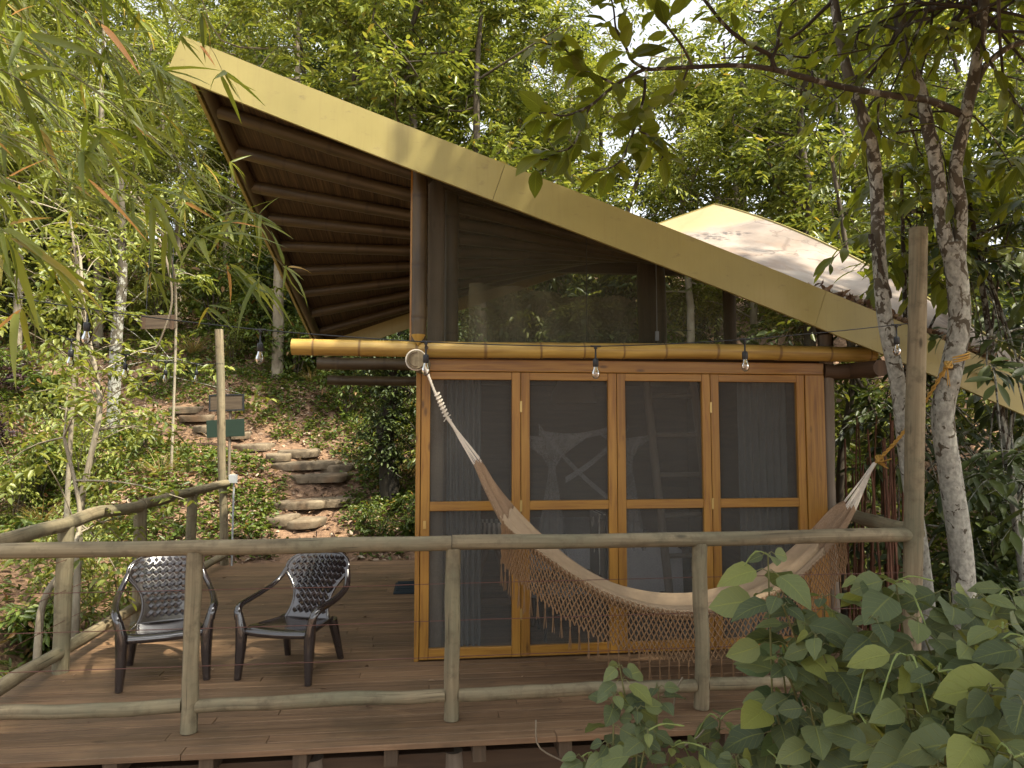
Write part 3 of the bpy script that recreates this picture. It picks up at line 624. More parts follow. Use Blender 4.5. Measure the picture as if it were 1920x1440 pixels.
# leaves caught on roof edge
mb = MB(); k = 420; tt = np.clip(rng.beta(3, 2.2, k), 0, 1); px_ = 1500 + tt * 400; P = []
for p in px_:
    b = onY(p, 600, FY); uq = np.interp(b[0], xx, u); q = surf(np.array(uq), np.array(rng.uniform(0.004, .05) * rng.uniform(.2, 1))); P.append(q + (0, 0, rng.uniform(0, .03)))
P = np.array(P); D = rdir(k); D[:, 2] = np.abs(D[:, 2]) * .5; leaves_simple(mb, P, D, rdir(k), rng.uniform(.04, .09, k), rng.uniform(.02, .05, k))
P = []; 
for p, q, n_ in ((1395, 478, 30), (1440, 505, 0)):
    for _ in range(n_): P.append(surf(np.array(.64 + rng.normal() * .008), np.array(.30 + rng.normal() * .018)) + (0, 0, .01))
P = np.array(P); k = len(P); leaves_simple(mb, P, rdir(k) * (1, 1, .3), np.array((0, 0, 1.0)) + rng.normal(size=(k, 3)) * .3, rng.uniform(.05, .09, k), rng.uniform(.02, .04, k))
tag(mb.build('roof_leaf_litter', MATS['lf_litter']), 'dry brown leaves gathered along the low roof edge', 'leaf litter', kind='stuff')

# ---------------------------------------------------------------- interior things
def drape(name, x0, x1, y, z0, z1, m, label, cat, folds=9, amp=.03, group=None):
    n = 60; G_ = np.zeros((n, 8, 3)); t = np.linspace(0, 1, n)
    for j, q in enumerate(np.linspace(0, 1, 8)):
        G_[:, j, 0] = x0 + (x1 - x0) * t; G_[:, j, 1] = y + np.sin(t * folds * 6.28 + q) * amp * (1 - .3 * q); G_[:, j, 2] = z0 + (z1 - z0) * q
    mb = MB(); mb.grid(G_); return tag(mb.build(name, m), label, cat, group)
drape('curtain', wx(838), wx(905), WY + .16, .05, 1.98, MATS['curtain'], 'grey curtain gathered behind the leftmost screen door', 'curtain', 6)
drape('curtain', wx(1405), wx(1500), WY + .16, .05, 1.98, MATS['curtain'], 'dark pleated curtain behind the rightmost screen door', 'curtain', 7, .02)
bd = thing('bed', (1.3, 6.6, .012), 'low wooden bed with white sheets seen dimly through the doors', 'bed')
mb = MB(); mb.box((.75, 5.75, .25), (2.05, 7.6, .42))
for x in (.8, 2.0):
    for y in (5.8, 7.5): mb.box((x - .04, y - .04, .012), (x + .04, y + .04, .25))
mb.build('bed_frame', MATS['darkwood'], bd, bevel=.01)
mb = MB(); n = 24; G_ = np.zeros((n, n, 3)); t = np.linspace(0, 1, n)
for i in range(n):
    for j in range(n):
        x = .68 + t[i] * 1.45; y = 5.66 + t[j] * 1.9; dx = min(x - .75, 2.05 - x); dy = y - 5.75; d_ = min(dx, dy)
        G_[i, j] = (min(max(x, .73), 2.07), max(y, 5.73), .66 if d_ > 0 else .66 + d_ * 4.5 + .02 * math.sin(i * 1.7 + j))
mb.grid(G_); mb.build('sheet', MATS['white'], bd)
mn = MB()
for px_, yy, w0, zt, zp, zb_ in ((1035, 5.75, .34, 1.52, 1.24, .45), (1178, 5.75, .26, 1.52, 1.3, .6)):
    xc = onY(px_, 900, yy)[0]; n = 24; zz_ = np.linspace(zb_, zt, n); wv_ = np.interp(zz_, [zb_, zp - .1, zp, zp + .1, zt], [.16, .05, .03, .09, w0]); G_ = np.zeros((n, 14, 3))
    for j, q in enumerate(np.linspace(-1, 1, 14)): G_[:, j] = np.stack((xc + wv_ * q, yy + .02 * np.sin(q * 12 + zz_ * 3), zz_ + (zz_ > zp) * abs(q) * .04), 1)
    mn.grid(G_)
for p, q in (((1010, 800, 5.76), (1142, 935, 5.9)), ((1010, 812, 5.78), (1140, 806, 5.8)), ((1178, 800, 5.8), (1060, 900, 5.8))):
    p = onY(*p); q = onY(*q); n = 12; t = np.linspace(0, 1, n)[:, None]; c_ = p + (q - p) * t; c_[:, 2] -= .04 * np.sin(t[:, 0] * math.pi); mn.grid(np.stack((c_ + (0, 0, .025), c_ - (0, .01, .025)), 1))
tag(mn.build('mosquito_net', MATS['net']), 'white mosquito net tied back over the bed', 'mosquito net')
ld = thing('ladder', (2.0, 5.5, .01), 'leaning wooden ladder behind the third screen door', 'ladder')
LA, LB = onY(1262, 1130, 5.55), onY(1210, 705, 5.65); RA = LA + (.42, .05, 0); RB = LB + (.42, .05, 0); LA[2] = RA[2] = .015
for p, q in ((LA, LB), (RA, RB)): mb = MB(); mb.tube([p, q], .035, 8); mb.build('side_rail', MATS['greypost'], ld)
for t in (.12, .28, .44, .6, .76, .92): mb = MB(); mb.tube([LA + (LB - LA) * t, RA + (RB - RA) * t], .02, 8); mb.build('rung', MATS['greypost'], ld)
ch = thing('side_chair', (1.05, 5.45, .01), 'dark chair with a striped throw behind the second screen door', 'chair')
for x, y in ((.86, 5.35), (1.3, 5.35), (.86, 5.68), (1.3, 5.68)): mb = MB(); mb.tube([(x, y, .012), (x, y, .44)], .012, 6); mb.build('leg', MATS['black'], ch)
mb = MB(); mb.box((.84, 5.33, .44), (1.32, 5.7, .47)); mb.build('seat', MATS['darkwood'], ch, bevel=.01)
mb = MB(); mb.box((1.28, 5.34, .47), (1.32, 5.7, .9)); mb.build('backrest', MATS['darkwood'], ch, bevel=.01)
def stripes():
    t = NT('striped_cloth'); w = t.n('TexWave'); w.inputs['Scale'].default_value = 9; w.inputs['Distortion'].default_value = 2; t.l(t.coord('Object'), w.inputs[0])
    t.base(t.ramp(w.outputs['Fac'], [(.45, (.03, .03, .03)), (.55, (.5, .48, .42))])); t.rough(.9); return t.m
MATS['stripes'] = stripes()
mb = MB(); mb.box((1.325, 5.32, .38), (1.335, 5.6, .94)); mb.box((1.262, 5.32, .5), (1.275, 5.6, .94)); mb.box((1.262, 5.32, .941), (1.335, 5.6, .95)); tag(mb.build('throw', MATS['stripes']), 'striped throw hanging over the dark chair back', 'throw')
pb = onY(922, 985, 5.4); st = thing('side_table', (pb[0], 5.4, .01), 'small reddish wood table behind the first screen door', 'table')
for s in (-1, 1): mb = MB(); mb.tube([(pb[0] + s * .02, 5.4, .75), (pb[0] + s * .26, 5.4, .012)], .028, 8); mb.build('leg', MATS['darkwood'], st)
mb = MB(); mb.box((pb[0] - .28, 5.2, .75), (pb[0] + .28, 5.6, .775)); mb.build('table_top', MATS['darkwood'], st, bevel=.005)
mb = MB(); mb.box((pb[0] - .2, 5.38, .28), (pb[0] + .2, 5.42, .33)); mb.build('stretcher', MATS['darkwood'], st)
th = np.linspace(0, 2 * math.pi, 25); G_ = np.array([[(pb[0] + r * math.cos(a), 5.4 + r * math.sin(a), z) for a in th] for r, z in ((.02, .778), (.09, .778), (.125, .86), (.13, .90), (.12, .90), (.08, .80))])
mb = MB(); mb.grid(G_); tag(mb.build('basket', MATS['stripes']), 'black and white zigzag basket on the small table', 'basket')
lp = MB(); c = onY(1075, 700, 5.6); G_ = np.array([[(c[0] + r * math.cos(a), 5.6 + r * math.sin(a), z) for a in th] for r, z in ((.03, 2.03), (.12, 1.99), (.18, 1.88), (.19, 1.8))]); lp.grid(G_)
tag(lp.build('wicker_lampshade', MATS['soffit']), 'round wicker lampshade hanging high inside the cabin', 'lampshade')
# loft net
n = 40; G_ = np.zeros((n, 10, 3)); t = np.linspace(0, 1, n); xa = onY(880, 560, 6)[0]; xb = onY(1195, 560, 6)[0]
for j, q in enumerate(np.linspace(0, 1, 10)):
    G_[:, j, 0] = xa + (xb - xa) * t; G_[:, j, 1] = 6 + .05 * np.sin(t * 30 + q * 3); zt = 2.14 + np.interp(t, [0, .35, .6, .85, 1], [.70, .67, .60, .62, .58]) ; G_[:, j, 2] = 2.14 + (zt - 2.14) * q
ln = MB(); ln.grid(G_); Gt = np.zeros((n, 8, 3))
for j, q in enumerate(np.linspace(0, 1, 8)): Gt[:, j] = G_[:, -1] + np.array((0, 1.6 * q, .0)); Gt[:, j, 2] -= .10 * math.sin(q * math.pi)
ln.grid(Gt); ln.grid(G_ + np.array((0, 1.6, 0))); tag(ln.build('mosquito_net', MATS['net_green']), 'dusky mosquito net over the loft bed behind the gable screen', 'mosquito net')
mt = MB(); mt.box((xa, 6.02, 2.135), (xb, 7.5, 2.22)); tag(mt.build('mattress', MATS['curtain'], bevel=.03), 'dim mattress lying on the loft floor under the net', 'mattress')

# ---------------------------------------------------------------- doormat, signs
dm = onZ(775, 1108, 0); mb = MB(); mb.box((dm[0] - .19, dm[1] - .15, .004), (dm[0] + .12, dm[1] + .33, .02))
for s in np.linspace(-.14, .32, 7): mb.box((dm[0] - .17, dm[1] + s, .02), (dm[0] + .10, dm[1] + s + .03, .028))
tag(mb.build('doormat', MATS['doormat'], bevel=.004), 'dark blue ribbed doormat on the deck by the left cabin wall', 'doormat')
def board(name, px, py, Y, w, h, m, label, tilt=0, framed=False, post=True):
    c = onY(px, py, Y); t = thing(name, tuple(c), label, 'sign'); Mx = Matrix.Translation(Vector(c)) @ Matrix.Rotation(R(tilt), 4, 'Y')
    mb = MB(); mb.box((-w / 2, -.012, -h / 2), (w / 2, .012, h / 2), Mx); mb.build('board', m, t, bevel=.003)
    if framed:
        mb = MB()
        for a, b in (((-w / 2 - .02, -.02, h / 2), (w / 2 + .02, .02, h / 2 + .02)), ((-w / 2 - .02, -.02, -h / 2 - .02), (w / 2 + .02, .02, -h / 2)), ((w / 2, -.018, -h / 2), (w / 2 + .02, .018, h / 2)), ((-w / 2 - .02, -.018, -h / 2), (-w / 2, .018, h / 2))): mb.box(a, b, Mx)
        mb.build('frame', MATS['black'], t)
    if post: mb = MB(); zg = float(hval(c[0], Y + .03)); mb.tube([(c[0] + .05, Y + .035, zg - .1), (c[0] + .05, Y + .035, c[2] + h / 2 - .02)], .02, 7); mb.build('stake', MATS['greypost'], t)
    return t
board('sign_board', 423, 803, 10.2, .50, .24, MATS['green'], 'dark green rectangular board behind the thin pole', -3)
board('sign_board', 425, 755, 11.4, .48, .22, MATS['signwood'], 'brown wooden board in a dark frame above the green board', -2, True)
t = board('sign_board', 297, 604, 9.2, .42, .17, MATS['signwood'], 'slatted brown wooden board hanging high among the left trees', -3, False, False)
c = onY(297, 604, 9.2); mb = MB()
for s in (-.15, .15): mb.tube([c + (s, 0, .09), c + (s * .9, .05, 1.6)], .004, 5)
mb.build('hanging_cord', MATS['black'], t)
mb = MB()
for s in (-.17, .17): mb.box(c + (s - .02, -.022, -.09), c + (s + .02, -.014, .09))
mb.build('cleat', MATS['darkwood'], t)

# ---------------------------------------------------------------- string lights
def glassmat():
    t = NT('clear_bulb_glass'); gl = t.n('BsdfGlossy'); gl.inputs['Roughness'].default_value = .03; tr = t.n('BsdfTransparent'); tr.inputs[0].default_value = (.93, .93, .92, 1)
    fr = t.n('Fresnel'); fr.inputs[0].default_value = 1.6; f = t.math('MULTIPLY_ADD', fr.outputs[0], 1.3, .06); mx = t.n('MixShader'); t.l(f, mx.inputs[0]); t.l(tr.outputs[0], mx.inputs[1]); t.l(gl.outputs[0], mx.inputs[2]); t.l(mx.outputs[0], t.out.inputs[0]); return t.m
MATS['glass'] = glassmat()
def lightstring(pts, bulbs, label, ex=None, r=.0035):
    P = np.array(pts); L_ = np.concatenate(([0], np.cumsum(np.linalg.norm(np.diff(P, axis=0), axis=1)))); s = np.linspace(0, L_[-1], 80)
    Q = np.stack([np.interp(s, L_, P[:, k]) for k in range(3)], 1)
    for _ in range(4): Q[1:-1] = (Q[:-2] + Q[1:-1] + Q[2:]) / 3
    t = thing('string_lights', tuple(Q[40]), label, 'string lights'); mb = MB(); mb.tube(Q, r, 6); mb.build('cable', MATS['black'], t)
    for b in bulbs:
        k = int(np.argmin(np.linalg.norm(Q - b, axis=1))); b = Q[k] - np.array((0, 0, 0)); drop = .07; rr_ = [(0, .0045), (-.012, .012), (-.018, .005), (-drop, .005), (-drop - .002, .014), (-drop - .012, .017), (-drop - .045, .017), (-drop - .05, .0125)]
        mb = MB(); mb.tube(np.array([b + (0, 0, z) for z, _ in rr_]), np.array([q for _, q in rr_]), 12); mb.tube([b - (.03, 0, -.0), b + (.03, 0, 0)], .006, 6); so = mb.build('lamp_socket', MATS['black'], t)
        z0 = -drop - .05; pr = [(0, .012), (-.012, .014), (-.03, .0215), (-.045, .023), (-.06, .018), (-.069, .008), (-.071, .001)]
        mb = MB(); mb.tube(np.array([b + (0, 0, z0 + z) for z, _ in pr]), np.array([q for _, q in pr]), 16); mb.build('bulb', MATS['glass'], so)
        mb = MB(); mb.tube([b + (-.004, 0, z0), b + (-.005, 0, z0 - .03), b + (0, 0, z0 - .045), b + (.005, 0, z0 - .03), b + (.004, 0, z0)], .0016, 5); mb.tube([b + (0, 0, z0), b + (0, 0, z0 - .02)], .004, 6); mb.build('filament', MATS['brass'], so)
    return t
LY = 3.98
def sp(l, Y=LY): return [onY(a, b, Y) for a, b in l]
lightstring(sp([(-120, 530), (0, 553), (150, 578), (320, 600), (490, 619), (640, 631), (790, 641), (950, 647), (1110, 650), (1260, 645), (1404, 636), (1560, 622), (1700, 607)]), sp([(152, 578), (488, 619), (808, 641), (1109, 650), (1404, 636), (1688, 608)]),
            'long black string of clear bulbs stretched across the front of the cabin')
q = [onX(-60, 560, -2.42), onX(0, 583, -2.42), onX(131, 636, -2.42), onX(235, 665, -2.42), onX(310, 679, -2.42), onX(369, 682, -2.42), onX(418, 682, -2.40)]
lightstring(q, [q[2], q[3], q[4], q[5]], 'shorter string of bulbs along the left railing to the thin pole')

# ---------------------------------------------------------------- hammock
hm = thing('hammock', (1.4, 4.55, .5), 'beige cloth hammock with brown macrame fringe slung across the doors', 'hammock')
K0 = onY(838, 782, 4.60); K1 = onY(1641, 868, 4.45)
# rope from the log end
mb = MB(); P0 = PB + np.array((.06, -.0, -.045)); n = 60; t = np.linspace(0, 1, n)
for ph in (0, 2.1, 4.2):
    P = P0 + (K0 - P0) * t[:, None]; P[:, 2] -= .02 * np.sin(t * math.pi); P += .0055 * np.stack((np.cos(t * 90 + ph), np.sin(t * 90 + ph), np.sin(t * 90 + ph) * .5), 1); mb.tube(P, .005, 5)
for a in np.linspace(.55, .95, 7):
    c = P0 + (K0 - P0) * a; th = np.linspace(0, 6.28, 14); mb.tube(np.stack((c[0] + .014 * np.cos(th), c[1] + .014 * np.sin(th), c[2] + .012 * np.sin(th + 1)), 1), .005, 5)
for dq in ((.03, -.01, -.02), (-.02, -.01, -.03), (.025, 0, .015)): mb.tube([K0, K0 + dq], .003, 4)
th = np.linspace(0, 2 * math.pi, 20)
for dy in (.03, .045): mb.tube(np.stack((PB[0] + .066 * np.cos(th), np.full(20, PB[1] + dy), PB[2] + .066 * np.sin(th)), 1), .006, 5, caps=False)
mb.build('hanging_rope', MATS['whiterope'], hm)
fr_px = [(888, 868), (915, 925), (945, 985), (985, 1015), (1050, 1062), (1130, 1110), (1220, 1140), (1300, 1149), (1400, 1132), (1480, 1098), (1545, 1040), (1590, 985), (1604, 955)]
bk_px = [(903, 862), (935, 910), (972, 955), (1015, 1000), (1080, 1058), (1150, 1098), (1225, 1116), (1300, 1118), (1395, 1095), (1465, 1050), (1520, 1000), (1560, 955), (1583, 945)]
nS = 90
def crv(px, Y0, ybulge):
    px = np.array(px, float); m = len(px); s = np.linspace(0, 1, m); out = []
    for k, (a, b) in enumerate(px): out.append(onY(a, b, 4.6 + (4.47 - 4.6) * s[k] + ybulge * math.sin(math.pi * s[k]) ** .7))
    out = np.array(out); ss = np.linspace(0, 1, nS); o = np.stack([np.interp(ss, s, out[:, k]) for k in range(3)], 1)
    for _ in range(6): o[1:-1] = (o[:-2] + o[1:-1] + o[2:]) / 3
    return o
FR = crv(fr_px, 0, -.16); BK = crv(bk_px, 0, .16)
nt_ = 26; G_ = np.zeros((nS, nt_, 3)); ss = np.linspace(0, 1, nS); wdt = np.linalg.norm(FR - BK, axis=1)
for j, q in enumerate(np.linspace(0, 1, nt_)):
    base = FR * (1 - q) + BK * q; sag = np.sin(q * math.pi) * .07 * np.sin(ss * math.pi) ** .6 + .026 * np.sin(q * 15 + ss * 2.5) + .010 * np.sin(q * 47 - ss * 5) * np.cos(ss * 4)
    base[:, 2] -= sag * np.minimum(1, wdt / .1); G_[:, j] = base
UVh = np.stack(np.meshgrid(np.linspace(0, 1.9, nS), np.linspace(0, .4, nt_), indexing='ij'), 2)[..., ::-1]
e0, e1 = 13, nS - 15
mb = MB(); mb.grid(G_[e0:e1 + 1]); mb.build('cloth_body', MATS['cloth'], hm, solid=.006)
mb = MB(); mb.grid(G_[:e0 + 1], uv=UVh[:e0 + 1]); mb.build('woven_end', MATS['brownnet'], hm, solid=.006); mb = MB(); mb.grid(G_[e1:], uv=UVh[e1:]); mb.build('woven_end', MATS['brownnet'], hm, solid=.006)
for K, row in ((K0, G_[0]), (K1, G_[-1])):
    mb = MB()
    for j in range(0, nt_, 1):
        c = (K + row[j]) / 2 + (0, 0, -.004 * math.sin(j)); mb.tube([K + np.array((0, .001 * j, 0)), c, row[j]], .0028, 5)
    mb.tube([K, K + (row.mean(0) - K) * .35], [.012, .009], 8)
    mb.build('end_cords', MATS['whiterope'], hm)
# hem trim
mb = MB(); nn = 300; s2 = np.linspace(e0 / nS, e1 / nS, nn); E = np.stack([np.interp(s2, ss, FR[:, k]) for k in range(3)], 1); E[:, 2] += .006 * np.sin(np.arange(nn) * 1.6); E[:, 1] -= .004
mb.tube(E, .0055, 5); mb.build('hem_trim', MATS['cloth'], hm)
# macrame fringe
mb = MB(); ncol, nrow = 84, 10; s3 = np.linspace(.15, .905, ncol); E = np.stack([np.interp(s3, ss, FR[:, k]) for k in range(3)], 1)
E[:, 0] = np.interp(np.linspace(0, 1, ncol), np.linspace(0, 1, ncol), E[:, 0])
dep = .285 * np.clip(.72 + 1.2 * np.sin(np.linspace(.05, 1, ncol) * math.pi) ** .5 * .3, .6, 1.05)
Nd = np.zeros((ncol, nrow + 1, 3))
for r_ in range(nrow + 1):
    q = r_ / nrow; sh_ = .5 * (r_ % 2); Eo = E.copy(); Eo[:-1] = E[:-1] * (1 - sh_) + E[1:] * sh_
    Nd[:, r_] = Eo + np.stack((np.zeros(ncol), -.01 - .015 * q + rng.normal(size=ncol) * .002, -dep * q + rng.normal(size=ncol) * .0025), 1)
for i in range(ncol):
    for r_ in range(nrow):
        for di in ((0, -1) if r_ % 2 == 0 else (0, 1)):
            if 0 <= i + di < ncol: mb.tube([Nd[i, r_], Nd[i + di, r_ + 1]], .0048, 4, caps=False)
    for r_ in range(1, nrow + 1):
        c = Nd[i, r_]; mb.tube([c + (0, -.003, .004), c + (0, -.003, -.004)], .005, 5)
mb.build('macrame_fringe', MATS['macrame'], hm)
for i in range(0, ncol, 2):
    mb = MB(); c = Nd[i, nrow]; L_ = rng.uniform(.13, .17)
    mb.tube([c, c - (0, 0, .03)], .006, 6)
    for k in range(7):
        a = rng.uniform(0, 6.28); mb.tube([c - (0, 0, .02), c + (.005 * math.cos(a), .005 * math.sin(a), -L_ * .6), c + (.010 * math.cos(a), .008 * math.sin(a), -L_ * rng.uniform(.9, 1.05))], .0016, 4)
    mb.build('tassel', MATS['macrame'], hm)


# ---------------------------------------------------------------- chairs
def make_chair(label):
    t = thing('armchair', (0, 0, 0), label, 'chair', 'brown plastic armchairs on the deck'); t['_abs'] = True
    m = MATS['plastic']
    zz = np.array([.33, .37, .43, .49, .55, .61, .66, .71, .755, .785, .80]); ww = np.array([.185, .165, .15, .152, .172, .215, .262, .268, .255, .22, .165])
    zi = np.linspace(.33, .80, 36); wi = np.interp(zi, zz, ww)
    for _ in range(3): wi[1:-1] = (wi[:-2] + wi[1:-1] + wi[2:]) / 3
    def bp(x, z):
        tt = (z - .33) / .47; y = .15 + .23 * tt + .03 * tt * tt
        return np.array((x, y - .75 * x * x * (.4 + tt), z + 0.0))
    nx = 25; G_ = np.array([[bp(w * q, z) for q in np.linspace(-1, 1, nx)] for z, w in zip(zi, wi)])
    mb = MB(); mb.grid(G_); mb.build('backrest', m, t, solid=.012)
    # rim
    mb = MB(); rim = [bp(-w, z) for z, w in zip(zi, wi)]; tp_ = [bp(q * wi[-1], .80 + .016 * (1 - q * q)) for q in np.linspace(-1, 1, 15)]; rim2 = [bp(w, z) for z, w in zip(zi[::-1], wi[::-1])]
    mb.tube(np.array(rim + tp_[1:-1] + rim2), .0115, 8); mb.build('back_rim', m, t)
    # weave
    mb = MB(); c = .034; k = 0
    for i in range(-16, 30):
        for j in range(-16, 30):
            x = (i - j) * c * .7071; z = .36 + (i + j) * c * .7071
            if not (.365 < z < .775): continue
            w = np.interp(z, zi, wi)
            if abs(x) > w - .032: continue
            h = c * .45; tl = .009 if (i + j) % 2 else -.009; P = []
            for a, b in ((-1, -1), (1, -1), (1, 1), (-1, 1)):
                dx = (a - b) * h * .7071; dz = (a + b) * h * .7071; off = .010 + (tl * a if (i + j) % 2 else tl * b) + .002
                p = bp(x + dx, z + dz); P.append(p + np.array((0, -off, off * .4)))
            P = np.array(P); ctr = P.mean(0) + np.array((0, -.0012, .0004)); V = np.vstack((P, ctr[None])); 
            mb.add(V, [[0, 1, 4], [1, 2, 4], [2, 3, 4], [3, 0, 4]], None, False)
    mb.build('back_weave', m, t)
    # seat
    G_ = []; 
    for q in np.linspace(0, 1, 16):
        y = .19 - .46 * q; z = .335 + .03 * q - .012 * math.sin(q * math.pi); w = .195 + .06 * q
        if q > .9: z -= (q - .9) * .35
        G_.append([(w * s, y, z - .010 * (1 - s * s) * 1.5 + .008 * abs(s) ** 6) for s in np.linspace(-1, 1, 15)])
    mb = MB(); mb.grid(np.array(G_)); mb.build('seat', m, t, solid=.014)
    mb = MB(); mb.tube([(-.255, -.27, .335), (-.12, -.278, .330), (0, -.28, .328), (.12, -.278, .330), (.255, -.27, .335)], .024, 10, sx=.7); 
    for s in (-1, 1): mb.tube([(s * .255, -.26, .34), (s * .235, -.1, .345), (s * .205, .08, .335), (s * .185, .2, .33)], .017, 8)
    mb.build('seat_frame', m, t)
    for s in (-1, 1):
        P = np.array([bp(s * .262, .69), bp(s * .285, .63), (s * .312, .17, .575), (s * .325, .03, .545), (s * .325, -.10, .53), (s * .318, -.235, .52), (s * .300, -.285, .49), (s * .289, -.288, .43)])
        tt = np.linspace(0, 1, 30); Q = np.stack([np.interp(tt, np.linspace(0, 1, len(P)), P[:, k]) for k in range(3)], 1)
        for _ in range(2): Q[1:-1] = (Q[:-2] + Q[1:-1] + Q[2:]) / 3
        mb = MB(); mb.tube(Q, np.interp(tt, [0, .3, .6, 1], [.016, .018, .021, .022]), 10, sx=1.35); mb.build('armrest', m, t)
    for s in (-1, 1):
        P = np.array([(s * .29, -.283, .47), (s * .278, -.282, .40), (s * .268, -.278, .33), (s * .268, -.285, .20), (s * .275, -.30, .0)])
        mb = MB(); mb.tube(P, [.026, .034, .042, .036, .025], 8, sx=1.0, up=(1, 0, 0)); mb.build('leg', m, t)
        P = np.array([(s * .20, .17, .335), (s * .21, .21, .2), (s * .228, .265, .0)])
        mb = MB(); mb.tube(P, [.038, .033, .024], 8, sx=1.0, up=(1, 0, 0)); mb.build('leg', m, t)
    return t
ZK = .87
c1 = make_chair('brown plastic armchair with woven back nearer the left railing, partly behind a post')
c2 = copy_tree(c1); c2['label'] = 'brown plastic armchair with woven back standing to the right of the railing post'
def cpos(o, a, b, rot):
    m = (onZ(*a) + onZ(*b)) / 2; r = R(rot); o.rotation_euler = (0, 0, r); o.scale = (.89, .95, ZK); off = np.array((math.sin(r), -math.cos(r))) * .30
    o.location = (m[0] - off[0], m[1] - off[1], .002)
cpos(c1, (222, 1300), (388, 1276), 20); cpos(c2, (439, 1281), (578, 1283), -19)

# ---------------------------------------------------------------- trees: generic
def spline(P, n):
    P = np.asarray(P, float); m = len(P); t = np.linspace(0, m - 1, n); out = []
    for x in t:
        i = min(int(x), m - 2); f = x - i; p0 = P[max(i - 1, 0)]; p1 = P[i]; p2 = P[i + 1]; p3 = P[min(i + 2, m - 1)]
        out.append(.5 * ((2 * p1) + (-p0 + p2) * f + (2 * p0 - 5 * p1 + 4 * p2 - p3) * f * f + (-p0 + 3 * p1 - 3 * p2 + p3) * f ** 3))
    return np.array(out)
def make_tree(seed, H, R0, spread, crown0, nl, clumps, L, lm, bm, label, lean=.3, Wr=.38, twigs=14, lv=9, cr=.55):
    g = np.random.default_rng(seed); random.seed(seed); t = thing('forest_tree', (0, 0, 0), label, 'tree')
    n = 14; s = np.linspace(0, 1, n); P = np.stack((nz(n, .12 * lean * 3, 3, seed) * s + lean * s * s, nz(n, .1 * lean * 3, 3, seed + 1) * s, s * H * .93 - .3), 1)
    mb = MB(); mb.tube(P, R0 * (1 - s * .8), 9); C = []; O = []
    for k in range(nl):
        q = crown0 + (1 - crown0) * (k + g.uniform(0, 1)) / nl; b = np.array([np.interp(q, s, P[:, j]) for j in range(3)]); a = g.uniform(0, 6.28)
        ln = spread * (1 - .55 * abs(q - .55)) * g.uniform(.6, 1.1); up = g.uniform(.1, .7)
        e = b + np.array((math.cos(a) * ln, math.sin(a) * ln, up * ln)); md = (b + e) / 2 + g.normal(size=3) * .15 * ln + (0, 0, -.1 * ln)
        Q = spline([b, md, e], 9); mb.tube(Q, R0 * .33 * (1 - q * .5) * (1 - np.linspace(0, .8, 9)), 5)
        m_ = clumps
        for w in np.linspace(.3, 1, m_):
            c = np.array([np.interp(w, np.linspace(0, 1, 9), Q[:, j]) for j in range(3)]); o = g.normal(size=3) * .25 * spread * .5
            c2_ = c + o; C.append(c2_); d = np.array((math.cos(a), math.sin(a), .1)); O.append(d)
            mb.tube([c, (c + c2_) / 2 + (0, 0, .05), c2_], [.012, .01, .006], 4)
    mb.build('trunk', MATS[bm], t); lb = MB(); sprays(lb, np.array(C), cr, g, twigs, lv, L, Wr, out=np.array(O)); lb.build('crown', MATS[lm], t); return t
protos = []
spec_ = [(11, 9.5, .13, 2.3, .30, 17, 4, .15, 'lf_forest', 'bark', .5, .36), (23, 8.5, .11, 2.1, .22, 17, 4, .12, 'lf_forest2', 'bark_pale', -.4, .38),
         (31, 10, .15, 2.5, .35, 18, 4, .17, 'lf_forest', 'bark', .3, .30), (47, 7.5, .09, 1.9, .18, 16, 4, .10, 'lf_forest2', 'bark_pale', .6, .42), (59, 9, .14, 2.4, .25, 18, 4, .14, 'lf_dark', 'bark', -.3, .38)]
for sp_ in spec_:
    protos.append(make_tree(sp_[0], sp_[1], sp_[2], sp_[3], sp_[4], sp_[5], sp_[6], sp_[7], sp_[8], sp_[9], 'leafy forest tree', sp_[10], sp_[11]))
LB = {'left': 'leafy tree left of the roof', 'mid': 'tall tree behind the cabin roof', 'right': 'green tree right of the cabin'}
spots = []
gt = np.random.default_rng(5)
# (px column, distance, kind, scale)
for px, d, k, s in [(760, 12.5, 0, 1.0), (900, 11.8, 2, .95), (1050, 13.5, 1, 1.0), (640, 14, 2, 1.05), (520, 13.2, 1, 1.0), (1180, 13, 3, 1.0), (1290, 11.8, 1, .85), (1420, 12.2, 3, .95), (1520, 11.6, 0, .9),
                    (1620, 13, 4, .95), (1760, 11.5, 3, 1.0), (1900, 12, 4, 1.0), (820, 16, 0, 1.0), (980, 17, 4, .9), (700, 18, 1, 1.1), (1350, 16, 4, .95), (1500, 16.5, 0, 1), (1680, 17, 1, 1), (1850, 16, 0, 1),
                    (560, 18.5, 4, 1.0), (1130, 19, 2, .8), (450, 19, 0, .95), (330, 16, 3, .95), (180, 15, 1, 1.0), (30, 14, 3, 1.0), (-120, 13, 0, 1.0), (260, 20, 4, .9), (90, 19, 0, 1), (-60, 18, 2, 1), (2080, 13, 1, 1), (390, 23, 1, 1.1), (1000, 24, 2, .9), (600, 24, 0, 1.1), (820, 24, 1, 1.1), (1400, 23, 2, 1), (1700, 22, 4, 1.1), (2000, 19, 2, 1), (180, 26, 2, 1.2), (-150, 24, 4, 1.2), (2100, 9, 4, .9),
                    (2350, 6.6, 1, .95), (2700, 6.5, 3, 1.0), (2250, 9, 1, 1.05), (300, 27, 1, 1.2), (480, 28, 0, 1.2), (100, 24, 1, 1.1), (-60, 28, 1, 1.3), (700, 29, 2, 1.2), (420, 17, 1, .8)]:
    spots.append((px, d, k, s))
used = set(); ORD = ['leftmost', 'second from left', 'third from left', 'fourth from left', 'fifth from left', 'sixth from left', 'seventh from left', 'eighth from left', 'ninth from left', 'tenth from left', 'eleventh from left']
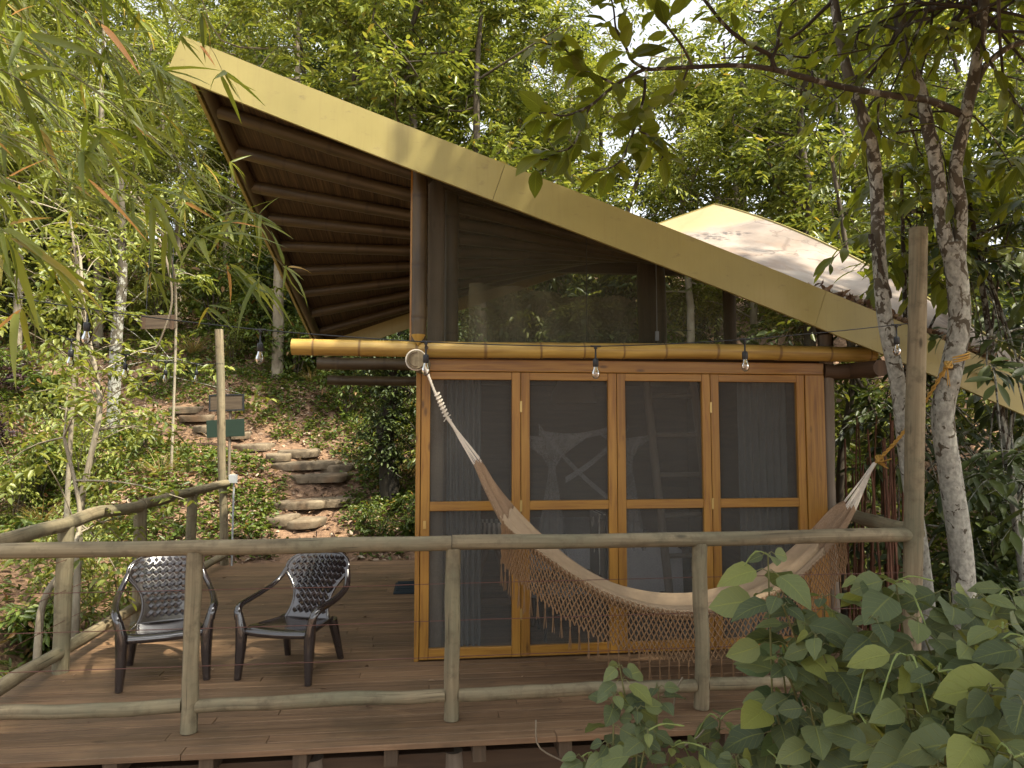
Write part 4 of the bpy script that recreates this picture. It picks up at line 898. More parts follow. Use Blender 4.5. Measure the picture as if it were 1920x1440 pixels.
zone_ = lambda px: 'left' if px < 620 else ('mid' if px < 1480 else 'right')
row_ = lambda d: 0 if d < 15 else (1 if d < 20.5 else 2)
RN = ['nearest row', 'middle row', 'farthest row']
for px, d, k, s in spots:
    o = protos[k] if k not in used else copy_tree(protos[k]); used.add(k)
    p = at(px, 700, d); z = float(hval(p[0], p[1])); o.location = (p[0], p[1], z); o.rotation_euler = (0, 0, gt.uniform(0, 6.28)); s *= gt.uniform(.93, 1.07); o.scale = (s, s, s * gt.uniform(.9, 1.05))
    zn = zone_(px); same = sorted(q[0] for q in spots if zone_(q[0]) == zn and row_(q[1]) == row_(d)); o['label'] = LB[zn] + ', ' + ORD[same.index(px)] + ' in the ' + RN[row_(d)]; o['group'] = 'forest trees ' + {'left': 'on the left slope', 'mid': 'behind the roof', 'right': 'right of the cabin'}[zn]

shade = None  # unseen trees, added so their crowns keep sun off the deck
for x, y, sc in ((1.9, .9, 1.0), (3.3, 1.5, 1.05), (1.6, -.9, 1.0), (4.1, .1, 1.0), (6.4, 2.0, 1.0)):
    if shade is None: o = shade = make_tree(71, 9.3, .13, 2.6, .60, 18, 4, .17, 'lf_forest', 'bark', 'x', .2, .42, twigs=13, cr=.6)
    else: o = copy_tree(shade)
    o.location = (x, y, float(hval(x, y))); o.rotation_euler = (0, 0, gt.uniform(0, 6.28)); o.scale = (sc,) * 3
    o['label'] = 'added shade tree standing on the camera side of the deck, outside the picture'; o['group'] = 'added shade trees on the near side of the deck'
# ---------------------------------------------------------------- undergrowth
def make_bush(name, seed, h, n, L, lm, label, cat='shrub', w=.5, Wr=.45, stems=7):
    g = np.random.default_rng(seed); t = thing(name, (0, 0, 0), label, cat); mb = MB(); C = []
    for k in range(stems):
        a = g.uniform(0, 6.28); e = np.array((math.cos(a) * w * g.uniform(.3, 1), math.sin(a) * w * g.uniform(.3, 1), h * g.uniform(.5, 1)))
        Q = spline([(0, 0, -.1), e * (.35, .35, .6) + g.normal(size=3) * .03, e], 7); mb.tube(Q, np.linspace(.009, .003, 7), 5)
        for q in np.linspace(.3, 1, n): C.append(Q[int(q * 6)])
    mb.build('stems', MATS['bark'], t); lb = MB(); sprays(lb, np.array(C), .22 * (h ** .5), g, 5, 6, L, Wr, flat=.8, droop=.2); lb.build('foliage', MATS[lm], t); return t
def make_fern(seed):
    g = np.random.default_rng(seed); t = thing('fern', (0, 0, 0), 'low green fern with feathery fronds on the slope', 'fern'); mb = MB(); lb = MB()
    for k in range(11):
        a = k * .571 * 2 + g.uniform(-.2, .2); L_ = g.uniform(.45, .75); d = np.array((math.cos(a), math.sin(a), 0)); Q = spline([(0, 0, 0), d * L_ * .45 + (0, 0, L_ * .5), d * L_ + (0, 0, L_ * .38)], 12); mb.tube(Q, np.linspace(.005, .002, 12), 4)
        s = np.linspace(.15, 1, 26); P = np.stack([np.interp(s, np.linspace(0, 1, 12), Q[:, j]) for j in range(3)], 1); T = nrm(np.gradient(P, axis=0)); sd_ = nrm(np.cross(T, (0, 0, 1.0)))
        for sg in (-1, 1): ln = .15 * np.sin(s * 2.6 + .2) + .015; leaves_simple(lb, P, sd_ * sg + T * .35, np.array([(0, 0, 1.0)] * 26) + g.normal(size=(26, 3)) * .1, ln, ln * .22 + .008, .1)
    mb.build('stalks', MATS['stem'], t); lb.build('fronds', MATS['lf_under'], t); return t
def make_tuft(seed):
    g = np.random.default_rng(seed); t = thing('grass_tuft', (0, 0, 0), 'dry straw coloured grass tuft on the slope', 'grass'); lb = MB(); n = 110
    a = g.uniform(0, 6.28, n); D = np.stack((np.cos(a) * .5, np.sin(a) * .5, g.uniform(.5, 1.6, n)), 1); P = np.stack((np.cos(a) * .05, np.sin(a) * .05, np.zeros(n)), 1)
    leaves_fine(lb, P, D, np.stack((np.cos(a), np.sin(a), np.full(n, .2)), 1), g.uniform(.3, .75, n), g.uniform(.008, .014, n), 'lance', 0, g.uniform(-1.2, -.3, n)); lb.build('blades', MATS['grass'], t); return t
BP = [make_bush('shrub', 101, .9, 3, .085, 'lf_under', 'x'), make_bush('shrub', 102, 1.3, 4, .07, 'lf_forest2', 'x', w=.6), make_bush('shrub', 103, .5, 3, .06, 'lf_purple', 'x', w=.4), make_bush('shrub', 104, 1.6, 5, .10, 'lf_dark', 'x', w=.6, stems=9), make_bush('shrub', 105, .6, 3, .12, 'lf_under', 'x', w=.35, Wr=.35, stems=5), make_fern(106), make_tuft(107)]
BLAB = {0: 'small mid green leafy shrub', 1: 'taller yellow green shrub', 2: 'low dark purple leaved shrub', 3: 'dense dark green shrub', 4: 'low broad leaved plant', 5: 'low green fern with feathery fronds', 6: 'dry straw coloured grass tuft'}
BGRP = {0: 'green shrubs', 1: 'yellow green shrubs', 2: 'purple shrubs', 3: 'dark shrubs', 4: 'broad leaved plants', 5: 'ferns', 6: 'grass tufts'}
ubush = set()
def put_bush(k, x, y, s=1.0, z=None, label=None):
    o = BP[k] if k not in ubush else copy_tree(BP[k]); ubush.add(k); o.location = (x, y, float(hval(x, y)) - .02 if z is None else z); o.rotation_euler = (0, 0, gt.uniform(0, 6.28)); o.scale = (s,) * 3
    px_ = float(path_x(y)); hx = 'higher up' if y > 14.5 else 'near'
    if x < -2.7 and y < 9.6: zn = 'just outside the left railing' if y > 6.4 else 'beside the near end of the left railing'
    elif x > 3.4 and y < 11.5: zn = 'in the thicket right of the cabin'
    elif x > -.3: zn = 'behind the cabin'
    elif y > 14.5: zn = 'high on the slope above the signs' if x > -6 else 'high on the far left slope'
    elif x < px_ - 2.5: zn = 'on the far left of the slope'
    elif x < px_: zn = 'just left of the stone path'
    else: zn = 'right of the stone path'
    o['label'] = label or (BLAB[k] + ' ' + zn); o['group'] = BGRP[k] + ' ' + zn; return o
cnt = 0
while cnt < 190:
    x = gt.uniform(-10, 1.0); y = gt.uniform(9.3, 19); dx = x - float(path_x(y))
    pd = float(path_d(x, y))
    if pd < .6 or (x > -1.5 and x < .1 and 10.2 < y < 11.6 and pd < 1.4): continue
    if -3.7 < x < -2.3 and y < 11.6: continue
    k = gt.choice([0, 0, 1, 1, 1, 2, 4, 6, 6, 6], 1)[0] if pd > 1.3 else gt.choice([0, 2, 2, 4, 4, 6, 0])
    if -3 < x < 0 and y < 14 and k == 1: k = 0
    put_bush(int(k), x, y, gt.uniform(.75, 1.3) * (.45 if pd < 1.1 else 1)); cnt += 1
for _ in range(64):       # higher on the slope, larger
    y = gt.uniform(14.5, 25); x = gt.uniform(-.75 * y, .25 * y + 1)
    if float(path_d(x, y)) < 1.0: continue
    put_bush(int(gt.choice([1, 1, 0, 3, 0])), x, y, gt.uniform(1.3, 2.4))
for _ in range(24):
    y = gt.uniform(10, 18); put_bush(int(gt.choice([1, 1, 0, 3])), gt.uniform(.5, 1 + .45 * y), y, gt.uniform(1.1, 2.0))
for _ in range(58):       # left of the deck
    x = gt.uniform(-5.6, -2.95); y = gt.uniform(3.6, 9.6); put_bush(int(gt.choice([0, 0, 4, 1, 1, 6, 6, 6, 5, 1])), x, y, gt.uniform(.55, .95))
for _ in range(36):       # right of the cabin
    x = gt.uniform(3.6, 8); y = gt.uniform(4.8, 11); put_bush(int(gt.choice([3, 1, 1, 0, 1])), x, y, gt.uniform(.9, 1.6))
for _ in range(16): x = gt.uniform(-1.2, 3.5); y = gt.uniform(9.4, 11.5); 
for k, x, y, s in ((3, .2, 9.7, .9), (3, .9, 9.8, 1.2), (1, 1.6, 9.9, 1.5), (1, 2.4, 9.8, 1.4), (3, 3.1, 9.6, 1.3), (0, -.2, 9.4, .6), (0, -.6, 9.3, .4), (4, -.3, 9.25, .6)): put_bush(k, x, y, s)
# leaf litter and low cover
mb = MB(); n = 26000; x = rng.uniform(-9, 1.5, n); y = 8.95 + 12 * rng.beta(1.0, 1.7, n); keep = rng.uniform(size=n) < np.where(path_d(x, y) < .5, .3, 1); x, y = x[keep], y[keep]; n = len(x)
P = np.stack((x, y, hval(x, y) + rng.uniform(.0, .03, n)), 1); D = rdir(n); D[:, 2] *= .35; leaves_simple(mb, P, D, np.array((0, 0, 1.0)) + rng.normal(size=(n, 3)) * .45, rng.uniform(.05, .14, n), rng.uniform(.02, .06, n))
tag(mb.build('leaf_litter', MATS['lf_litter']), 'dry brown leaf litter covering the slope', 'leaf litter', kind='stuff')
mb = MB(); n = 7500; cx = rng.uniform(-9, 1.5, n); cy = 9 + 11 * rng.beta(1.0, 1.6, n); kp = path_d(cx, cy) > .45; cx, cy = cx[kp], cy[kp]; m = 9
x = np.repeat(cx, m) + rng.normal(size=len(cx) * m) * .06; y = np.repeat(cy, m) + rng.normal(size=len(cx) * m) * .06; n = len(x)
P = np.stack((x, y, hval(x, y) + rng.uniform(.02, .14, n)), 1); D = rdir(n); D[:, 2] *= .4; leaves_simple(mb, P, D, np.array((0, 0, 1.0)) + rng.normal(size=(n, 3)) * .4, rng.uniform(.04, .10, n), rng.uniform(.025, .05, n))
tag(mb.build('ground_cover', MATS['lf_under']), 'low green seedlings scattered over the slope', 'ground cover', kind='stuff')
mb = MB(); n = 5000; x = np.concatenate((rng.uniform(-6, -2.6, n), rng.uniform(3.1, 8, n))); y = np.concatenate((rng.uniform(1.5, 9.5, n), rng.uniform(3, 10, n))); n = len(x)
P = np.stack((x, y, hval(x, y) + rng.uniform(.0, .12, n)), 1); D = rdir(n); D[:, 2] *= .5; leaves_simple(mb, P, D, np.array((0, 0, 1.0)) + rng.normal(size=(n, 3)) * .5, rng.uniform(.05, .12, n), rng.uniform(.02, .05, n))
tag(mb.build('ground_cover', MATS['lf_under']), 'low green leaves carpeting the ground either side of the deck', 'ground cover', kind='stuff')

# vine covered dark shrub by the cabin's left wall
vt = thing('vine_covered_tree', tuple(on_ground(735, 935)), 'dark stubby trunk wrapped in vines left of the cabin', 'tree'); b = on_ground(735, 938); d_ = np.linalg.norm(b - (0, 0, CAMH)) / np.linalg.norm(np.array(ray(735, 938)))
def dpt(px, py, dd): return at(px, py, dd)
dd = b[1] / ray(735, 938).y
Q = spline([b - (0, 0, .2), dpt(728, 870, dd), dpt(722, 800, dd), dpt(735, 740, dd), dpt(740, 690, dd), dpt(745, 620, dd)], 16); mb = MB(); mb.tube(Q, np.linspace(.15, .07, 16) + nz(16, .015), 9)
for k in range(9): a = Q[rng.integers(5, 15)]; mb.tube(spline([a, a + rng.normal(size=3) * (.25, .2, .15) + (0, 0, -.2), a + rng.normal(size=3) * (.3, .2, .1) + (0, 0, -.6)], 8), .008, 4)
mb.build('trunk', MATS['bark_black'], vt); lb = MB(); C = np.repeat(Q[3:], 9, 0) + rng.normal(size=(117, 3)) * (.19, .15, .1); sprays(lb, C, .2, rng, 7, 6, .06, .5)
C = Q[-1] + rng.normal(size=(70, 3)) * (.5, .35, .34) + (0.0, 0, -.12); sprays(lb, C, .3, rng, 9, 7, .07, .45); lb.build('foliage', MATS['lf_dark'], vt)
# saplings on the left
def sapling(pts, rr0, label, m='bark_pale', lm='lf_forest2', nC=26, sp_=.35, L=.075):
    P = np.array([at(*p) for p in pts]); g_ = float(hval(P[0, 0], P[0, 1])); b = P[0].copy(); b[2] = min(g_ - .1, P[0, 2] - .1); P = np.vstack((b[None], P)); Q = spline(P, 26)
    t = thing('sapling', tuple(b), label, 'sapling'); mb = MB(); mb.tube(Q, np.linspace(rr0, rr0 * .4, 26), 8); C = []
    for k in range(nC):
        i = rng.integers(10, 26); e = Q[i] + rng.normal(size=3) * (sp_, sp_, sp_ * .7) + (0, 0, .1); mb.tube(spline([Q[i], (Q[i] + e) / 2 + (0, 0, .05), e], 6), [.008, .007, .006, .005, .004, .003], 4); C.append(e)
    mb.build('trunk', MATS[m], t); lb = MB(); sprays(lb, np.array(C), .25, rng, 6, 6, L, .42, droop=.25); lb.build('crown', MATS[lm], t); return t
sapling([(150, 975, 6.4), (165, 880, 6.4), (187, 770, 6.5), (178, 690, 6.6), (160, 600, 6.7), (150, 480, 6.8)], .035, 'slender pale stemmed sapling crooked behind the left railing')
sapling([(128, 900, 7.2), (140, 700, 7.3), (150, 560, 7.4), (130, 400, 7.5)], .03, 'straight pale sapling left of the crooked one')
sapling([(70, 1230, 4.7), (85, 1120, 4.8), (130, 1050, 5.0), (150, 960, 5.3), (120, 820, 5.4)], .03, 'leaning pale stem low against the left railing', nC=12)
sapling([(210, 860, 11), (218, 640, 11), (230, 520, 11), (225, 330, 11)], .13, 'grey mottled trunk behind the left saplings', 'bark_lichen', 'lf_forest', 34, .9, .12)
sapling([(330, 600, 10), (320, 480, 9.6), (280, 400, 9), (230, 330, 8.5)], .02, 'thin bare arching branchlike sapling near the hanging board', nC=6)
sapling([(1575, 900, 7.5), (1600, 700, 7.6), (1590, 500, 7.7), (1560, 300, 7.8)], .05, 'thin brown tree just right of the cabin corner', 'bark', 'lf_forest', 24, .5, .1)
sapling([(1660, 950, 7), (1640, 780, 7.2), (1600, 690, 7.4), (1580, 560, 7.6)], .04, 'thin leaning stem behind the red canes', 'bark', 'lf_dark', 20, .5, .1)

# ---------------------------------------------------------------- red canes
for k in range(34):
    px = 1575 + rng.uniform(0, 130); Y = rng.uniform(5.2, 6.4); b = onY(px, 1150, Y); tpx = px + rng.uniform(-15, 28); top_ = onY(tpx, rng.uniform(770, 930), Y + rng.uniform(-.1, .2))
    mb = MB(); b[2] = float(hval(b[0], b[1])) - .05; mb.tube(spline([b, (b + top_) / 2 + rng.normal(size=3) * .02, top_], 8), np.linspace(.014, .007, 8) * rng.uniform(.7, 1.2), 6)
    tag(mb.build('cane', MATS['cane']), 'thin reddish upright cane in the clump beside the cabin corner', 'cane', 'reddish canes right of the cabin')

# ---------------------------------------------------------------- right foreground trees
def limb(mb, pts, r0, r1, n=None, wob=.006):
    P = np.array([at(*p) for p in pts]); n = n or len(pts) * 6; Q = spline(P, n); Q += np.stack((nz(n, wob), nz(n, wob), nz(n, wob)), 1); mb.tube(Q, np.linspace(r0, r1, n) * (1 + nz(n, .03)), 10); return Q
def twig_leaves(lb, Q, n, L, Wr, g, prof='ellip', s0=.15, tilt=.35, dn=.45):
    m = len(Q); s = np.linspace(s0, 1, n); P = np.stack([np.interp(s, np.linspace(0, 1, m), Q[:, k]) for k in range(3)], 1); T = nrm(np.gradient(P, axis=0)); sd_ = nrm(np.cross(T, (0, 0, 1.0)) + 1e-3); sg = np.where(np.arange(n) % 2 == 0, 1, -1)[:, None]
    D = sd_ * sg + T * .8 + g.normal(size=(n, 3)) * .4; D[:, 2] -= dn; Nn = np.array((0, -.35, 1.0)) + g.normal(size=(n, 3)) * tilt; Ls = L * g.uniform(.65, 1.25, n)
    leaves_fine(lb, P + nrm(D) * .015, D, Nn, Ls, Ls * Wr, prof, .12, g.uniform(.1, .5, n), .08)
t2 = thing('lichen_tree', tuple(at(1790, 1250, 4.45) * (1, 1, 0)), 'thick pale lichen spotted tree with yellow rope around its trunk', 'tree')
mb = MB(); T2 = limb(mb, [(1825, 1500, 4.55), (1815, 1250, 4.5), (1803, 1040, 4.45), (1785, 900, 4.42), (1768, 780, 4.4), (1782, 700, 4.4), (1796, 620, 4.4), (1795, 540, 4.4), (1785, 455, 4.4)], .070, .060, 50)
mb.build('trunk', MATS['bark_lichen'], t2)
mb = MB(); limb(mb, [(1789, 500, 4.4), (1770, 420, 4.4), (1757, 340, 4.4), (1745, 260, 4.42), (1728, 180, 4.45), (1692, 90, 4.5), (1690, -60, 4.6)], .046, .034); mb.build('limb', MATS['bark_lichen'], t2)
mb = MB(); limb(mb, [(1796, 520, 4.4), (1800, 400, 4.4), (1793, 320, 4.38), (1808, 220, 4.35), (1832, 110, 4.3), (1850, -40, 4.3)], .042, .03); mb.build('limb', MATS['bark_lichen'], t2); mb = MB(); limb(mb, [(1812, 215, 4.35), (1850, 120, 4.3), (1930, 75, 4.2), (2000, 60, 4.1)], .022, .014); mb.build('limb', MATS['bark_lichen'], t2)
mb = MB(); g5 = np.random.default_rng(9)
M1 = limb(mb, [(1800, 215, 4.36), (1740, 188, 4.2), (1670, 178, 4.05), (1590, 165, 3.9), (1500, 142, 3.75), (1440, 128, 3.6), (1380, 122, 3.5), (1300, 128, 3.4), (1215, 131, 3.3)], .023, .008)
M2 = limb(mb, [(1455, 132, 3.62), (1440, 100, 3.6), (1395, 80, 3.55), (1345, 30, 3.5), (1300, -30, 3.5)], .012, .008)
M3 = limb(mb, [(1450, 130, 3.6), (1460, 60, 3.6), (1500, -20, 3.6)], .010, .007)
S1 = limb(mb, [(1215, 131, 3.3), (1160, 155, 3.2), (1110, 195, 3.15), (1060, 215, 3.1), (1010, 215, 3.1)], .009, .003)
S2 = limb(mb, [(1207, 145, 3.3), (1203, 200, 3.25), (1190, 250, 3.2), (1160, 300, 3.15), (1110, 318, 3.1)], .008, .003)
S3 = limb(mb, [(1215, 131, 3.3), (1180, 110, 3.25), (1165, 70, 3.2), (1150, 20, 3.15), (1140, -30, 3.1)], .008, .003)
S4 = limb(mb, [(1150, 160, 3.2), (1100, 130, 3.15), (1050, 90, 3.1), (1010, 80, 3.1)], .006, .003)
S5 = limb(mb, [(1300, 128, 3.4), (1260, 60, 3.3), (1230, 10, 3.3), (1210, -30, 3.3)], .007, .003)
S6 = limb(mb, [(1110, 195, 3.15), (1080, 260, 3.1), (1040, 290, 3.1), (1005, 300, 3.1)], .006, .003)
S7 = limb(mb, [(1195, 240, 3.2), (1225, 262, 3.2), (1240, 300, 3.15)], .005, .003)
S8 = limb(mb, [(1300, 128, 3.4), (1255, 175, 3.35), (1230, 210, 3.3)], .005, .003)
mb.build('branch', MATS['bark_dark'], t2)
lb = MB()
for Q, n in ((S1, 30), (S2, 28), (S3, 24), (S4, 22), (S5, 18), (S6, 22), (S7, 14), (S8, 7)):
    Qn = Q + g5.normal(size=Q.shape) * .012; twig_leaves(lb, Qn, n, .125, .50, g5, s0=.12, dn=.10, tilt=.6)
for Q, n in ((M2, 10), (M3, 8)): twig_leaves(lb, Q, n, .12, .45, g5, s0=.4)
# high crown towards the right and above the frame
C = []; mbx = MB()
for k in range(30):
    a = np.array(at(rng.uniform(1500, 2100), rng.uniform(-60, 260), rng.uniform(3.9, 5.4))); s_ = at(1800, 0, 4.4); e = a; Q = spline([s_ + rng.normal(size=3) * .1, (s_ + e) / 2 + rng.normal(size=3) * .08, e], 8); mbx.tube(Q, np.linspace(.012, .003, 8), 5); twig_leaves(lb, Q, 11, .15, .36, g5, s0=.35)
for k in range(120):  # unseen twigs above the frame, added thickly to shade the deck
    a = at(rng.uniform(1350, 2900), rng.uniform(-1900, -190), rng.uniform(3.8, 5.6)); s_ = at(1850, -200, 4.4); Q = spline([s_ + rng.normal(size=3) * .2, (s_ + a) / 2 + rng.normal(size=3) * .15, a], 8); mbx.tube(Q, np.linspace(.014, .003, 8), 5); twig_leaves(lb, Q, 18, .20, .48, g5, s0=.3)
lb.build('leaves', MATS['lf_over'], t2); mbx.build('twigs', MATS['bark_dark'], t2)
t1 = thing('lichen_tree', tuple(at(1700, 1250, 4.75) * (1, 1, 0)), 'slimmer lichen spotted tree leaning beside the tall corner pole', 'tree')
mb = MB(); limb(mb, [(1750, 1300, 4.75), (1725, 1040, 4.7), (1700, 860, 4.66), (1685, 720, 4.62), (1662, 600, 4.6), (1650, 480, 4.6), (1640, 300, 4.6), (1610, 200, 4.6), (1580, 110, 4.65), (1560, 0, 4.7), (1540, -120, 4.8)], .056, .026, 60); mb.build('trunk', MATS['bark_lichen'], t1)
mb = MB(); limb(mb, [(1668, 560, 4.6), (1650, 500, 4.55), (1632, 440, 4.55)], .02, .018, 10); mb.build('branch', MATS['bark_dark'], t1); mb = MB(); limb(mb, [(1560, 0, 4.7), (1500, 60, 4.7), (1430, 100, 4.8), (1350, 110, 4.9)], .014, .005); mb.build('branch', MATS['bark_dark'], t1); mb = MB(); limb(mb, [(1600, 180, 4.6), (1660, 100, 4.6), (1690, 20, 4.7)], .015, .007); mb.build('branch', MATS['bark_dark'], t1)
lb = MB(); mbx = MB()
for k in range(30):
    e = at(rng.uniform(1380, 1900), rng.uniform(-50, 420), rng.uniform(4.3, 5.6)); s_ = at(1600, 130, 4.65); i_ = s_ * .3 + e * .7 + rng.normal(size=3) * .1; Q = spline([s_ * .55 + e * .45, i_, e], 7); mbx.tube(Q, np.linspace(.008, .003, 7), 4); twig_leaves(lb, Q, 8, .14, .34, g5)
lb.build('leaves', MATS['lf_over'], t1); mbx.build('twigs', MATS['bark_dark'], t1)
# dense dark pinnate foliage at the right edge
def pinn_tree(base, heads, L, label, lm='lf_dark', r0=.04, n=15):
    t = thing('broadleaf_tree', tuple(base), label, 'tree'); mb = MB(); lb = MB(); H0 = at(*heads[0]); tr = spline([base, (base + H0) / 2 + (0.1, .1, .1), H0], 12); mb.tube(tr, np.linspace(r0, r0 * .4, 12), 7)
    for h in heads:
        e = at(*h); i = rng.integers(4, 11); Q = spline([tr[i], (tr[i] + e) / 2 + (0, 0, .12), e], 10); mb.tube(Q, np.linspace(.012, .003, 10), 5)
        for w in range(3):
            d = nrm(rng.normal(size=3) * (1, 1, .35) + (-.3, -.4, -.1)); q = spline([e, e + d * .22 + (0, 0, .03), e + d * .45 + (0, 0, -.08)], 8); mb.tube(q, .0025, 4); twig_leaves(lb, q, n, L, .33, rng, 'ellip', .05, .2, .15)
    mb.build('trunk', MATS['bark_dark'], t); lb.build('crown', MATS[lm], t)
b = at(1960, 1300, 5.2); b[2] = -1.0
pinn_tree(b, [(rng.uniform(1815, 2000) if not 600 < y_ < 800 else rng.uniform(1870, 2000), y_, rng.uniform(4.7, 5.6) if not 560 < y_ < 840 else rng.uniform(6.2, 7)) for y_ in np.linspace(380, 930, 30)] + [(1850, 690, 4.6), (1880, 640, 4.7)], .15, 'dark glossy leaved tree filling the right edge')
b = at(1750, 1300, 6.2); b[2] = -.8
pinn_tree(b, [(rng.uniform(1640, 1960), y_, rng.uniform(5.8, 6.8)) for y_ in np.linspace(640, 1080, 30)], .14, 'dark leaved young tree behind the lichen trunks', 'lf_dark')
b = at(1700, 1300, 5.6); b[2] = -.9
pinn_tree(b, [(1690, 330, 5.2), (1720, 380, 5.2), (1700, 470, 5.3), (1850, 330, 5.2), (1740, 320, 5.3), (1880, 420, 5.2), (1730, 520, 5.3), (1650, 430, 5.6), (1830, 480, 5.0), (1880, 300, 5)], .19, 'large leaved bright tree between the two lichen trunks', 'lf_over', .03)
# yellow ropes
yr = thing('yellow_rope', tuple(K1), 'frayed yellow rope tying the hammock to the pale tree', 'rope'); mb = MB(); tk = at(1776, 684, 4.33); n = 40; t = np.linspace(0, 1, n)
for ph in (0, 3.14):
    P = K1 + (tk - K1) * t[:, None]; P[:, 2] -= .05 * np.sin(t * math.pi); P += .006 * np.stack((np.cos(t * 60 + ph), np.sin(t * 60 + ph), np.sin(t * 60 + ph)), 1); mb.tube(P, .0065, 5)
ctr = at(1796, 672, 4.4)
for dz in (0, .016, -.014):
    th = np.linspace(0, 2 * math.pi, 24); mb.tube(np.stack((ctr[0] - .012 + .070 * np.cos(th), ctr[1] + .070 * np.sin(th), ctr[2] + dz + .02 * np.cos(th)), 1), .0065, 5, caps=False)
for c in (tk, K1 + (tk - K1) * .05):
    for k in range(4): th = np.linspace(0, 6.28, 12); a = rng.uniform(0, 3); mb.tube(np.stack((c[0] + .024 * np.cos(th), c[1] + .02 * np.sin(th + a) - .01, c[2] + .02 * np.sin(th + k)), 1), .0065, 5, caps=False)
for k in range(6): mb.tube([K1 + (.02, 0, 0), K1 + (.05 + rng.uniform(0, .06), rng.uniform(-.03, .03), rng.uniform(-.05, .04))], .005, 4)
for k in range(4): mb.tube([tk, tk + (rng.uniform(-.05, .01), -.01, -rng.uniform(.05, .14))], .003, 4)
mb.build('rope_strand', MATS['yellowrope'], yr)

# ---------------------------------------------------------------- foreground shrubs (soft heart leaves)
def soft_shrub(base, heads, label, L=.12, lm='lf_shrub', nl=8, spikes=2, name='leafy_shrub', rs=.006):
    t = thing(name, tuple(base), label, 'shrub'); mb = MB(); lb = MB(); sk_ = MB()
    for h in heads:
        e = at(*h); b = base + rng.normal(size=3) * (.08, .06, 0); Q = spline([b, b * .55 + e * .45 + rng.normal(size=3) * .05 + (0, 0, .05), e], 14); mb.tube(Q, np.linspace(rs, .0028, 14), 6)
        # opposite pairs at the head and below
        for lev, (q, sc) in enumerate(((1.0, .75), (.93, 1.0), (.84, 1.12), (.74, 1.15))):
            c = Q[-1] if q == 1 else np.array([np.interp(q, np.linspace(0, 1, 14), Q[:, j]) for j in range(3)]); k = 2 if lev > 1 else 3; a0 = rng.uniform(0, 6.28)
            a = a0 + np.arange(k) * 6.28 / k + rng.uniform(-.3, .3, k); D = np.stack((np.cos(a), np.sin(a) - .25, rng.uniform(-.35, .3, k)), 1); Ls = L * sc * rng.uniform(.55, 1.35, k)
            pe = nrm(D) * (Ls * .35)[:, None]; 
            for j in range(k): mb.tube([c, c + pe[j] * .5 + (0, 0, .01), c + pe[j]], .0018, 4)
            Nn = np.array((0, -.75, 1.0)) + rng.normal(size=(k, 3)) * .3; D[:, 2] -= .15
            leaves_fine(lb, c + pe, D, Nn, Ls, Ls * rng.uniform(.6, .78, k), 'broad', .08, rng.uniform(.15, .55, k), .1)
        for k in range(max(0, rng.integers(-1, spikes + 1))):
            a = rng.uniform(0, 6.28); d = np.array((math.cos(a), math.sin(a), .1)); up_ = rng.uniform() < .35; sk_ = MB(); q = spline([e, e + d * .05 + (0, 0, .02 if up_ else 0), e + d * .12 + (0, 0, .01 if up_ else -.12)], 8); sk_.tube(q, .0028 + .0009 * np.sin(np.arange(8) * 2.5), 6); sk_.build('flower_spike', MATS['spike'], t)
    mb.build('stems', MATS['stem'], t); lb.build('foliage', MATS[lm], t)
    return t
b1 = at(1560, 1700, 2.5); b2 = at(1800, 1750, 2.3); b3 = at(1980, 1700, 2.0)
soft_shrub(b1, [(1440, 1040, 2.5), (1500, 1150, 2.5), (1460, 1115, 2.4), (1545, 1120, 2.5), (1470, 1240, 2.4), (1530, 1190, 2.3), (1580, 1200, 2.5), (1520, 1330, 2.2), (1600, 1270, 2.3), (1450, 1310, 2.5)], 'soft green heart leaved shrub overlapping the railing right of the hammock', .112)
soft_shrub(b2, [(1620, 1080, 2.4), (1680, 1090, 2.3), (1640, 1160, 2.2), (1720, 1160, 2.2), (1780, 1110, 2.3), (1700, 1230, 2.0), (1760, 1260, 1.9), (1640, 1250, 2.1), (1830, 1120, 2.3), (1820, 1210, 2.0), (1700, 1330, 1.9), (1600, 1340, 2.1), (1780, 1350, 1.8), (1650, 1400, 1.9)], 'broad leafy shrub filling the lower right foreground', .128)
soft_shrub(b3, [(1900, 1110, 2.3), (1880, 1180, 2.0), (1930, 1200, 1.9), (1860, 1290, 1.7), (1920, 1320, 1.6), (1840, 1380, 1.6), (1900, 1420, 1.5), (1760, 1440, 1.6), (1950, 1260, 1.7)], 'big veined leaves of the shrub nearest the lower right corner', .135)
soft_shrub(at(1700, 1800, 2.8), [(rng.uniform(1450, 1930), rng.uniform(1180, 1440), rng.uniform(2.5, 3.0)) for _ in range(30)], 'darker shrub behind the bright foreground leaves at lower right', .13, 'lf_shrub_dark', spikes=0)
soft_shrub(at(1190, 1800, 2.6), [(1162, 1250, 2.6), (1150, 1300, 2.55), (1235, 1290, 2.6), (1195, 1330, 2.5), (1140, 1395, 2.5), (1260, 1400, 2.5), (1215, 1370, 2.4)], 'small soft leaved plant rising before the deck edge below the hammock', .085, spikes=3)
soft_shrub(at(1400, 1800, 2.5), [(1320, 1400, 2.5), (1380, 1420, 2.4), (1440, 1400, 2.6), (1090, 1420, 2.6), (1290, 1440, 2.4), (1470, 1450, 2.3), (1350, 1350, 2.7)], 'low trailing shrub along the bottom edge beneath the deck', .095, 'lf_shrub')
